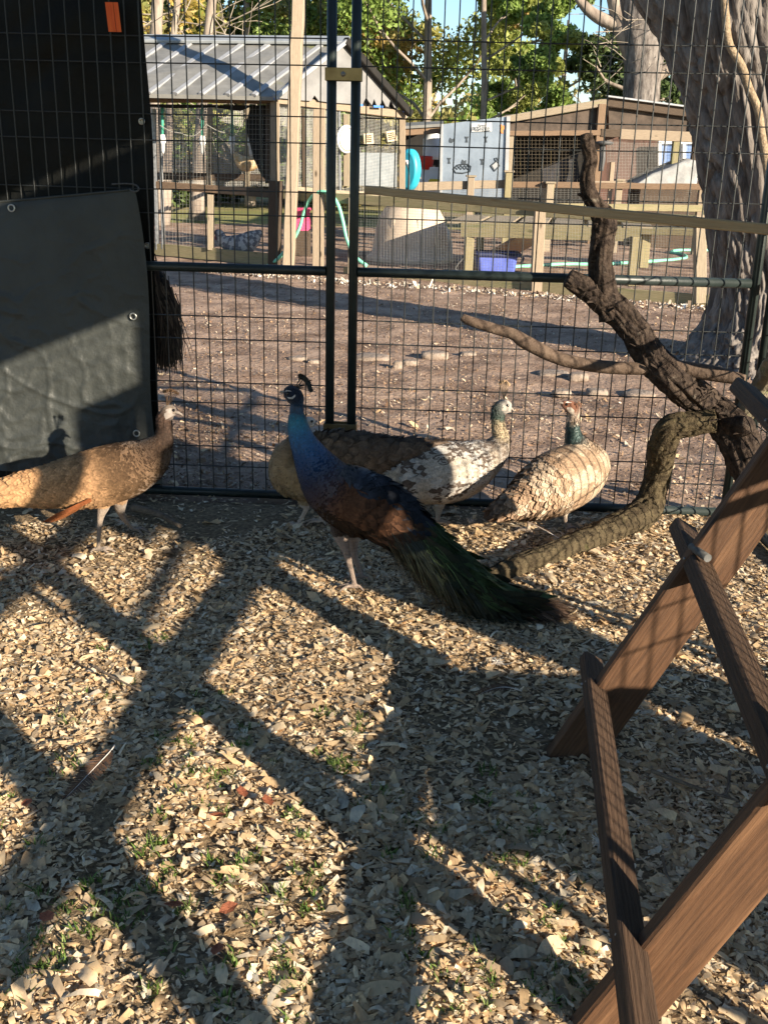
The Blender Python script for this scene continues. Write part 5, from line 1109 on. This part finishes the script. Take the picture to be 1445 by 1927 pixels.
for x, y in ((850, 263), (873, 304)): flat([(x - 5, y + 1), (x - 3, y - 4), (x, y - 1), (x + 4, y - 3), (x + 4, y + 3), (x, y + 6), (x - 4, y + 5)], m_ink, 'hen_motif')
def outline(pts, w=.012, name='drawing'): return MB().tube([A(x, y, EYs - .012) for x, y in pts + pts[:1]], w, 4, False).build(name, m_ink, es)
outline([(853, 318), (860, 311), (868, 309), (878, 309), (886, 313), (884, 323), (870, 326), (857, 325)], .012, 'basket_motif')
for x in (860, 867, 874, 880): outline([(x - 3, 315), (x, 311), (x + 3, 315), (x, 319)], .008, 'egg_motif')
outline([(923, 312), (934, 303), (940, 312), (930, 322)], .012, 'tag_motif'); flat([(925, 311), (934, 304), (938, 311), (930, 319)], m_rib, 'tag_motif'); outline([(932, 303), (930, 298), (935, 297), (936, 302)], .01, 'tag_motif')
# lean-to; the darkness inside is painted as a black back wall
lt = thing('lean_to', A(798, 372, 21.2), 'dark open lean-to with a brown fascia between coop and egg shed', 'lean-to')
MB().beam(A(752, 249, 20.9), A(834, 243, 20.9), .10, 12 / 88, (0, 0, 1), .01).build('fascia', m_brown, lt); MB().prism([A(752, 243, 20.8), A(834, 238, 20.8), A(834, 232, 23), A(752, 236, 23)], Vector((0, 0, .05))).build('roof', m_tin, lt)
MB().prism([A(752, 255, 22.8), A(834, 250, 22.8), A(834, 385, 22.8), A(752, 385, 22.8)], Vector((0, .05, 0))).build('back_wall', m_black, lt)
m_red = mat('red_lid', (.50, .04, .03), (.58, .06, .04), rough=.5); m_cool = mat('cooler_white', (.62, .64, .66), (.72, .74, .76), rough=.5); m_yel = mat('yellow_plastic', (.55, .48, .05), None, rough=.5)
cl = thing('cool_box', A(806, 330, 21.6), 'white cool box with a red bin standing on it in the lean-to', 'cool box'); p = A(806, 330, 21.6); MB().box(p + Vector((-.25, -.2, -.35)), p + Vector((.28, .25, .10)), .03).build('box', m_cool, cl); MB().box(p + Vector((-.26, -.21, .10)), p + Vector((.29, .26, .16)), .02).build('lid', m_cool, cl); MB().box(Vector((p.x - .2, p.y - .15, 0)), Vector((p.x + .22, p.y + .2, p.z - .35)), .02).build('stand', m_dark, cl)
p = A(801, 306, 21.5); rb_ = thing('red_bin', p, 'red plastic bin above the white cool box', 'bin'); MB().lathe(p, [(0, -.13), (.13, -.13), (.16, .08), (.17, .10), (.165, .12), (0, .13)], 16).build('bin', m_red, rb_)
p = A(817, 272, 21.6); fz = thing('white_tank', p, 'white rounded tank in the dark lean-to above the red bin', 'tank'); MB().lathe(p, [(0, -.28), (.2, -.28), (.22, -.2), (.22, .1), (.15, .18), (.06, .2), (.06, .25), (0, .25)], 18).build('drum', m_cool, fz)
p = A(818, 345, 21.2); props(MB().box(p + Vector((-.12, -.1, -.1)), p + Vector((.12, .1, .08)), .03).build('yellow_crate', m_yel, None, p), 'yellow crate at the left foot of the egg shed', 'crate')
# turquoise reel
m_turq = mat('turquoise_plastic', (.02, .30, .42), (.04, .40, .52), scale=5, rough=.4, spec=.4)
p = A(771, 322, 18.6); tr_ = thing('hose_reel', p, 'turquoise rounded plastic reel with a black cable beside the coop', 'hose reel'); axv = Vector((-.55, -.83, 0))
b = MB(); pr = [(0, -.10), (.16, -.10), (.19, -.06), (.19, .06), (.16, .10), (0, .10)]
a_ = Vector((.83, -.55, 0)); out = [(math.cos(t_) * .19, math.sin(t_) * .34 + .02) for t_ in [2 * math.pi * k / 28 for k in range(28)]]
i0 = 0
for off, k_ in ((-.10, .82), (-.06, 1), (.06, 1), (.10, .82)): b.v += [p + axv * off + a_ * (x * k_) + Vector((0, 0, z * k_)) for x, z in out]
for L_ in range(3):
    for k in range(28): j = (k + 1) % 28; b.face((L_ * 28 + k, L_ * 28 + j, L_ * 28 + 28 + j, L_ * 28 + 28 + k), None, True)
b.face(range(27, -1, -1)); b.face(range(84, 112)); b.build('shell', m_turq, tr_)
MB().lathe(p + axv * .10 + Vector((0, 0, .14)), [(0, 0), (.04, 0), (.04, .03), (0, .03)], 12, axv).build('hub', m_cool, tr_); MB().tube([Vector(q) for q in smoothpath([p + axv * .13 + Vector((0, 0, .14)), p + axv * .16 + a_ * .08 + Vector((0, 0, .0)), p + axv * .16 + a_ * .09 + Vector((0, 0, -.25)), p + axv * .14 + a_ * .02 + Vector((0, 0, -.4))], 5)], .012, 6).build('cable', m_cord, tr_)
MB().beam(Vector((p.x, p.y, 0)), p + Vector((0, 0, -.3)), .12, .12, (0, 1, 0), .01).build('stand', m_pine, tr_)

# ================================================================ BARN
BY = 21.5
m_brick = mat('red_brown_boards', (.085, .048, .038), (.135, .075, .058), scale=4, rough=.85, bump=.4, bscale=12, stretch=(1, 1, .4), c3=(.16, .13, .10), scale3=1.2, amt3=.35)
bn = thing('open_barn', A(1130, 370, BY), 'low open barn with a shallow peaked roof and red board back wall', 'barn')
apx = A(1141, 192, BY); lft = A(945, 226, BY); rgt = A(1325, 216, BY); D3 = Vector((0, 4.2, 0))
for nm, a, b_, m in (('roof', lft, apx, m_tin), ('roof', apx, rgt, m_ridge)): MB().prism([a, b_, b_ + D3, a + D3], Vector((0, 0, .07))).build(nm, m, bn)
MB().beam(lft, apx, .06, .13, (0, 0, 1), .01).build('barge_board', m_grey, bn); MB().beam(apx + Vector((.02, 0, 0)), rgt, .06, .16, (0, 0, 1), .01).build('barge_board', m_dark, bn); MB().beam(apx + Vector((0, -.05, .10)), rgt + Vector((0, -.05, .10)), .12, .035, (0, 0, 1), .006).build('roof_edge', m_rib, bn)
for k in range(13):                               # back wall boards; the left bay's interior shade is painted black
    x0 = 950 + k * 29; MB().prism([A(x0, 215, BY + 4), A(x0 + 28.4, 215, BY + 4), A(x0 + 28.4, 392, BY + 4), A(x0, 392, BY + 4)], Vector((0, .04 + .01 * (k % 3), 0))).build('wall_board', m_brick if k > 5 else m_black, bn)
bar(A(950, 251, BY), A(1130, 250, BY), 9, m_brown, bn, 'beam', .12); bar(A(1165, 252, BY), A(1315, 259, BY), 18, m_pine, bn, 'beam', .12); bar(A(1130, 250, BY - .02), A(1166, 251, BY - .02), 14, m_dark, bn, 'beam', .1)
for x, yt, w, m in ((1132, 196, 14, m_brown), (1272, 258, 12, m_green), (1152, 305, 8, m_pine), (962, 250, 9, m_grey), (1315, 214, 12, m_dark)):
    a = A(x, yt, BY + .02); MB().beam(Vector((a.x, a.y, 0)), a, w / ppm(a), w / ppm(a), (0, 1, 0), .01).build('post', m, bn)
bar(A(1115, 346, BY - .1), A(1200, 347, BY - .1), 10, m_pine, bn, 'sill', .1); bar(A(1195, 350, BY - .1), A(1325, 356, BY - .1), 14, m_green, bn, 'sill', .1)
m_gabc = mat('brown_gable', (.055, .042, .033), (.10, .075, .058), scale=6, rough=.9, bump=.3, bscale=20)  # brown darkened to hold the shade on the barn front
MB().prism([A(1145, 202, BY + .1), A(1312, 220, BY + .1), A(1312, 250, BY + .1), A(1145, 246, BY + .1)], Vector((0, .03, 0))).build('gable_board', m_gabc, bn); MB().prism([A(1128, 202, BY + .1), A(958, 232, BY + .1), A(958, 248, BY + .1), A(1128, 246, BY + .1)], Vector((0, .03, 0))).build('gable_board', m_gabc, bn)
wiregrid(lambda x, y: A(x, y, BY + .05), 958, 1128, lambda x: 258, lambda x: 350, 24, 14, .0022, bn, m_grey); wiregrid(lambda x, y: A(x, y, BY + .05), 1142, 1312, lambda x: 262, lambda x: 346, 60, 30, .003, bn)
m_win = mat('blue_window', (.12, .20, .42), (.22, .32, .55), scale=4, rough=.15, spec=.6)
w_ = thing('barn_window', A(1280, 330, BY + 3.7), 'blue window with a pale frame at the right end of the barn', 'window')
MB().prism([A(1240, 270, BY + 3.7), A(1330, 270, BY + 3.7), A(1330, 335, BY + 3.7), A(1240, 335, BY + 3.7)], Vector((0, .03, 0))).build('pane', m_win, w_)
for a, b_ in (((1238, 268), (1332, 268)), ((1238, 337), (1332, 337)), ((1240, 268), (1240, 337)), ((1330, 268), (1330, 337)), ((1286, 270), (1286, 335))): MB().beam(A(*a, BY + 3.65), A(*b_, BY + 3.65), .08, .08, (0, 0, 1) if a[1] == b_[1] else (0, 1, 0), .01).build('frame_bar', m_cool, w_)
m_cov = mat('grey_cover', (.24, .24, .235), (.34, .34, .33), scale=6, rough=.65, bump=.6, bscale=6)
cv = thing('covered_stack', A(1260, 352, BY - .6), 'grey tarpaulin draped in a wedge over a stack in front of the barn', 'covered stack')
top = [(1197, 346), (1230, 328), (1262, 314), (1290, 304), (1308, 300), (1314, 310), (1312, 350)]
b = MB(); N_ = 10
for j in range(N_ + 1):
    for i, (x, y) in enumerate(top):
        q = j / N_; yy = y + (352 - y) * min(1, q * 2) if q > .5 else y + (352 - y) * 0
        base = A(x, y, BY - .55); dz = (A(x, y, BY - .55).z - A(x, 353, BY - .55).z)
        p = Vector((base.x, base.y + (1.2 * (1 - min(1, q * 2))), base.z - dz * max(0, q * 2 - 1))) + Vector((0, -.06 * math.sin(i * 2.3 + q * 5) * max(0, q * 2 - 1), .02 * math.sin(i * 3 + j)))
        b.v.append(p)
n_ = len(top)
for j in range(N_):
    for i in range(n_ - 1): b.face((j * n_ + i, (j + 1) * n_ + i, (j + 1) * n_ + i + 1, j * n_ + i + 1), None, True)
b.build('tarpaulin', m_cov, cv); pa_, pb_ = A(1205, 353, BY - .5), A(1312, 353, BY - .5); MB().box(Vector((pa_.x, pa_.y, 0)), Vector((pb_.x, pb_.y + 1.1, pa_.z + .01)), .02).build('stack', m_dark, cv)
gu = thing('down_pipe', A(1133, 320, BY - .3), 'black plastic pipe on the middle barn post', 'pipe')
MB().tube([A(1133, 268, BY - .3), A(1133, 300, BY - .3), A(1130, 318, BY - .3), A(1130, 322, BY - .3)], [.06, .06, .05, .05], 10).build('pipe', m_cord, gu); MB().lathe(A(1136, 270, BY - .3), [(.05, -.03), (.16, -.02), (.18, .03), (.05, .05)], 14).build('collar', m_cord, gu)
m_canv = mat('dark_sheet', (.02, .02, .022), (.035, .035, .04), scale=6, rough=.8, bump=.3, bscale=10)
props(MB().prism([A(1020, 318, BY + .3), A(1088, 290, BY + .3), A(1086, 300, BY + .3), A(1092, 345, BY + .3), A(1020, 345, BY + .3)], Vector((0, .25, 0))).build('feed_trough', m_canv, None, A(1050, 345, BY)), 'black sloping hood inside the left barn bay', 'hood')

# ================================================================ TREES
m_leafg = mat('tree_leaf', (.8, .8, .8), (1.2, 1.2, 1.1), scale=1.5, rough=.5, attr=True, trans=.42, spec=.3)
m_twood = mat('tree_bark', (.17, .135, .11), (.32, .27, .22), scale=6, rough=.95, bump=.8, bscale=14, stretch=(1, 1, .3), spec=.1)
m_bare = mat('bare_twig', (.20, .165, .125), (.34, .29, .23), scale=9, rough=.9)
def leafcloud(centers, n, size, cols, seed, sq=.75):
    """centers: (x, y, z, r): leaf clumps; leaves concentrated in clumps with gaps between"""
    R = np.random.RandomState(seed); Cn = np.array(centers); w = Cn[:, 3] ** 2; w /= w.sum(); k = R.choice(len(Cn), n, p=w)
    d = R.normal(0, 1, (n, 3)); d /= np.linalg.norm(d, axis=1)[:, None]; rr_ = R.uniform(0, 1, n) ** .45
    P = Cn[k, :3] + d * (Cn[k, 3] * rr_)[:, None] * np.array([1, 1, sq]); s = size * R.uniform(.55, 1.35, n)
    a = R.normal(0, 1, (n, 3)); a /= np.linalg.norm(a, axis=1)[:, None]; b = np.cross(a, R.normal(0, 1, (n, 3))); b /= np.linalg.norm(b, axis=1)[:, None]
    V = np.stack([P - a * s[:, None], P + b * (s * .5)[:, None], P + a * s[:, None], P - b * (s * .5)[:, None]], 1).reshape(-1, 3)
    cc = np.array(cols)[R.randint(0, len(cols), len(Cn))]; c = cc[k] * np.exp(R.normal(0, .22, (n, 1)))
    return V, np.arange(n * 4).reshape(-1, 4), np.repeat(c, 4, 0)
def grow(p, d, L, r, depth, out, tips, spread=.55, up=.15, R=rng):
    pts = [p]; q = p; dd = d
    for k in range(4):
        dd = (dd + Vector((R.gauss(0, .13), R.gauss(0, .13), R.gauss(0, .10) + up * .12))).normalized(); q = q + dd * (L / 4); pts.append(q)
    out.append((pts, r, r * .62)); tips.append((q, L, depth))
    if depth == 0: return
    for k in range(R.choice((2, 3, 3))):
        s = R.uniform(.35, 1.0); i = min(3, int(s * 4)); o = pts[i].lerp(pts[i + 1], s * 4 - i); ax_ = Vector((R.gauss(0, 1), R.gauss(0, 1), R.gauss(0, .5))); nd = (dd + ax_.normalized() * spread * R.uniform(.8, 1.6)); nd.z += up; grow(o, nd.normalized(), L * R.uniform(.55, .75), r * .55, depth - 1, out, tips, spread, up, R)
GREEN = [(0.169, 0.247, 0.058), (0.221, 0.312, 0.078), (0.13, 0.195, 0.052), (0.22, 0.3, 0.085), (0.28, 0.31, 0.085)]
GOLD = [(0.468, 0.351, 0.104), (0.364, 0.338, 0.104), (0.546, 0.364, 0.117), (0.26, 0.286, 0.078), (0.429, 0.299, 0.104)]
DARK = [(.055, .085, .03), (.075, .11, .04), (.045, .07, .028), (.09, .125, .045)]
OLIVE = [(0.299, 0.286, 0.111), (0.377, 0.338, 0.13), (0.234, 0.247, 0.091), (0.455, 0.377, 0.156)]
def tree(base, H, r, label, cols, nleaf, size, seed, lean=(0, 0), depth=3, crown=1.0, first=.35, bare=False, group='trees around the yard', name='leafy_tree', trunk_m=None, blobs=None):
    R = random.Random(seed); base = Vector(base); t = thing(name, base, label, 'tree', group); out = []; tips = []
    top = base + Vector((lean[0], lean[1], H * .8)); tr = [base, base.lerp(top, .33) + Vector((R.gauss(0, .08), R.gauss(0, .08), 0)), base.lerp(top, .66) + Vector((R.gauss(0, .15), R.gauss(0, .15), 0)), top]
    P = smoothpath([(*p, r * f) for p, f in zip(tr, (1.15, .95, .7, .35))], 6)
    b = MB(); b.tube([p[:3] for p in P], [float(p[3]) for p in P], 14); b.build('trunk', trunk_m or m_twood, t)
    for k in range(R.randint(7, 10)):
        f = first + (1 - first) * (k + R.random()) / 10; p = Vector(P[int(f * (len(P) - 1))][:3]); a = R.uniform(0, 6.28); grow(p, Vector((math.cos(a), math.sin(a), R.uniform(.2, .8))).normalized(), H * .26 * crown * (1.15 - .5 * f), r * .38, depth - 1, out, tips, .6, .2, R)
    b = MB()
    for pts, r0, r1 in out: b.tube(pts, [max(.008, r0 + (r1 - r0) * k / 4) for k in range(5)], 5 if r0 < .06 else 8, False)
    b.build('branches', m_bare if bare else (trunk_m or m_twood), t)
    if nleaf:
        cen = [(q.x, q.y, q.z, max(.30, L * .42 * crown)) for q, L, d in tips]
        V, Fc, C = leafcloud(cen, nleaf, size, cols, seed); link('crown', npmesh('crown', V - np.array(base), Fc, False, C), m_leafg, t, kind='stuff')
    return t
gp = lambda x, Yv: Vector((A(x, 300, Yv).x, Yv, 0))
# mid-distance broadleaf trees over the egg shed
tree(gp(905, 30), 11.5, .09, 'tall green tree with a straight trunk right behind the egg shed', GREEN, 34000, .075, 3, crown=.60, first=.14)
tree(gp(800, 33), 12, .14, 'bright green tree between the coop gable and the egg shed', GREEN + GREEN + GOLD[3:], 32000, .08, 4, crown=1.0, first=.12)
tree(gp(700, 38), 14, .17, 'olive and gold leaved tree behind the coop gable', GREEN + OLIVE + GOLD[:2], 26000, .09, 5, crown=1.0, first=.08)
tree(gp(965, 36), 11.5, .11, 'bright green tree beside the gap of blue sky', GREEN, 20000, .08, 6, crown=.45, first=.12)
tree(gp(1050, 48), 9, .16, 'thin far tree with sparse leaves in the gap of sky', OLIVE, 1500, .13, 7, crown=.8, first=.35, bare=True)
tree(gp(1120, 52), 9.5, .16, 'thin bare far tree at the right of the gap of sky', OLIVE, 700, .13, 8, crown=.8, first=.3, bare=True)
# pines and dark evergreens right
tree(gp(1192, 34), 11.5, .2, 'dark evergreen tree left of the second grey trunk', DARK, 15000, .11, 9, crown=.5, first=.22)
tree(gp(1275, 40), 8.5, .25, 'dense dark evergreen behind the barn roof, next to the large trunk', DARK, 17000, .13, 10, crown=1.1, first=.1)
tree(gp(1330, 44), 9, .25, 'dark bushy evergreen mostly hidden by the large trunk', DARK, 9000, .14, 19, crown=1.1, first=.1)
# second grey trunk behind the barn
T2 = 27.0
t2 = thing('grey_tree', gp(1205, T2), 'second grey tree with bare forked limbs, behind the barn', 'tree', 'trees around the yard')
bigtrunk('trunk', [(*A(x, y, T2), r / ppm(A(x, y, T2))) for x, y, r in ((1203, 372, 46), (1204, 300, 38), (1205, 215, 33), (1207, 160, 33), (1210, 110, 36), (1206, 60, 38), (1200, 20, 34), (1196, -40, 30), (1190, -120, 24))], t2, 10, 60, .05, 2.0, m_trunk, 3.5, .8)
for pts in (((1195, 120, 16), (1172, 60, 16), (1160, 20, 14), (1150, -30, 12)), ((1180, 55, 12), (1130, 35, 11), (1100, 12, 9), (1080, -15, 7)), ((1225, 150, 12), (1258, 130, 10), (1290, 122, 9), (1330, 108, 6)), ((1215, 60, 14), (1235, 20, 12), (1262, -40, 10))):
    limb('limb', pxpath([(x, y, r, T2) for x, y, r in pts]), m_twood, t2, n=7, seg=12, amp=.08, freq=4)
b = MB()
for k in range(60):
    x = rng.uniform(1120, 1300); y = rng.uniform(-10, 150); p = A(x, y, T2 + rng.uniform(-.8, .8)); d = Vector((rng.gauss(0, 1), rng.gauss(0, .5), rng.gauss(0, .6))).normalized(); L_ = rng.uniform(.4, 1.3); m_ = p + d * L_ * .5 + Vector((0, 0, rng.uniform(-.1, .1))); b.tube([p, m_, p + d * L_], [.014, .010, .005], 4, False)
b.build('twigs', m_bare, t2, kind='stuff')
# leaning trunks and scrub on the left
for i, (x0, y0, x1, y1, w, Yv, lb) in enumerate(((281, 320, 300, -60, 24, 25, 'pale leaning trunk at the far left above the coop roof'), (308, 320, 340, -60, 13, 26, 'slim pale trunk, second from the left above the coop roof'), (367, 320, 405, -60, 20, 26.5, 'pale forked trunk, third from the left above the coop roof'), (300, 330, 292, 190, 22, 24, 'trunk seen through the left part of the coop'))):
    t = thing('pale_tree', A(x0, 372, Yv), lb, 'tree', 'pale trunks behind the coop'); a = A(x0, y0, Yv); a.z = 0
    P = [(*A(x0 + (x1 - x0) * q + rng.uniform(-3, 3), y0 + (y1 - y0) * q, Yv), w * (1.05 - .35 * q) / ppm(a) * .55) for q in (0, .3, .6, .85, 1)]; P[0] = (a.x, a.y, 0, P[0][3] * 1.3)
    limb('trunk', P, m_twood, t, n=7, seg=14, amp=.08, freq=3)
    if i == 3: continue
    b = MB()
    for k in range(16):
        q = rng.uniform(.55, 1); p = Vector(P[0][:3]).lerp(Vector(P[-1][:3]), q); d = Vector((rng.gauss(0, 1), rng.gauss(0, .5), rng.gauss(.2, .5))).normalized(); o_ = []; tt_ = []; grow(p, d, rng.uniform(1.2, 2.6), .018, 1, o_, tt_, .6, .05)
        for pts, r0, r1 in o_: b.tube(pts, [max(.006, r0 + (r1 - r0) * j / 4) for j in range(5)], 4, False)
    b.build('branches', m_bare, t)
for i, (x, Yv, H, cols, lb, nl) in enumerate(((300, 33, 8, OLIVE, 'olive scrubby tree behind the leaning pale trunks', 11000), (400, 36, 9, GREEN, 'mid green scrubby tree behind the coop ridge', 11000), (470, 34, 8.5, OLIVE + GREEN, 'olive and green tree behind the middle of the coop roof', 11000), (540, 37, 9.5, GREEN, 'green tree behind the tall timber pole', 11000), (610, 36, 9, OLIVE + GOLD, 'straw coloured tree behind the coop gable peak', 11000), (240, 34, 9, GOLD, 'golden scrubby tree at the left edge of the view', 7000))):
    tree(gp(x, Yv), H, .16, lb, cols, nl, .12, 40 + i, crown=1.05, first=.06, name='scrub_tree')
# far wood: reads as one mass
cen = []
for k in range(420):
    x = rng.uniform(-60, 60); y = rng.uniform(58, 75); h = 6.5 + 3.0 * noise.noise(Vector((x * .15, 0, 2))) + rng.uniform(-1, 1) - 4.6 * math.exp(-((x - 12.5) / 5) ** 2); cen.append((x, y, rng.uniform(.5, max(1.5, h)), rng.uniform(1.0, 2.2)))
V, Fc, C = leafcloud(cen, 60000, .28, OLIVE + GREEN + GOLD, 77, .9)
link('far_wood', npmesh('far_wood', V, Fc, False, C), m_leafg, kind='stuff')
for i, (x, Yv) in enumerate(((150, 23), (60, 24), (-100, 25))): pass
# wire fence and undergrowth beyond the coop, seen through its mesh
ub = []
for k in range(30): x = rng.uniform(240, 780); Yv = rng.uniform(33, 40); p = A(x, 300, Yv); ub.append((p.x, Yv, rng.uniform(.2, 1.3), rng.uniform(.35, .9)))
V, Fc, C = leafcloud(ub, 8000, .12, OLIVE + DARK, 5)
link('undergrowth', npmesh('undergrowth', V, Fc, False, C), m_leafg, kind='stuff')
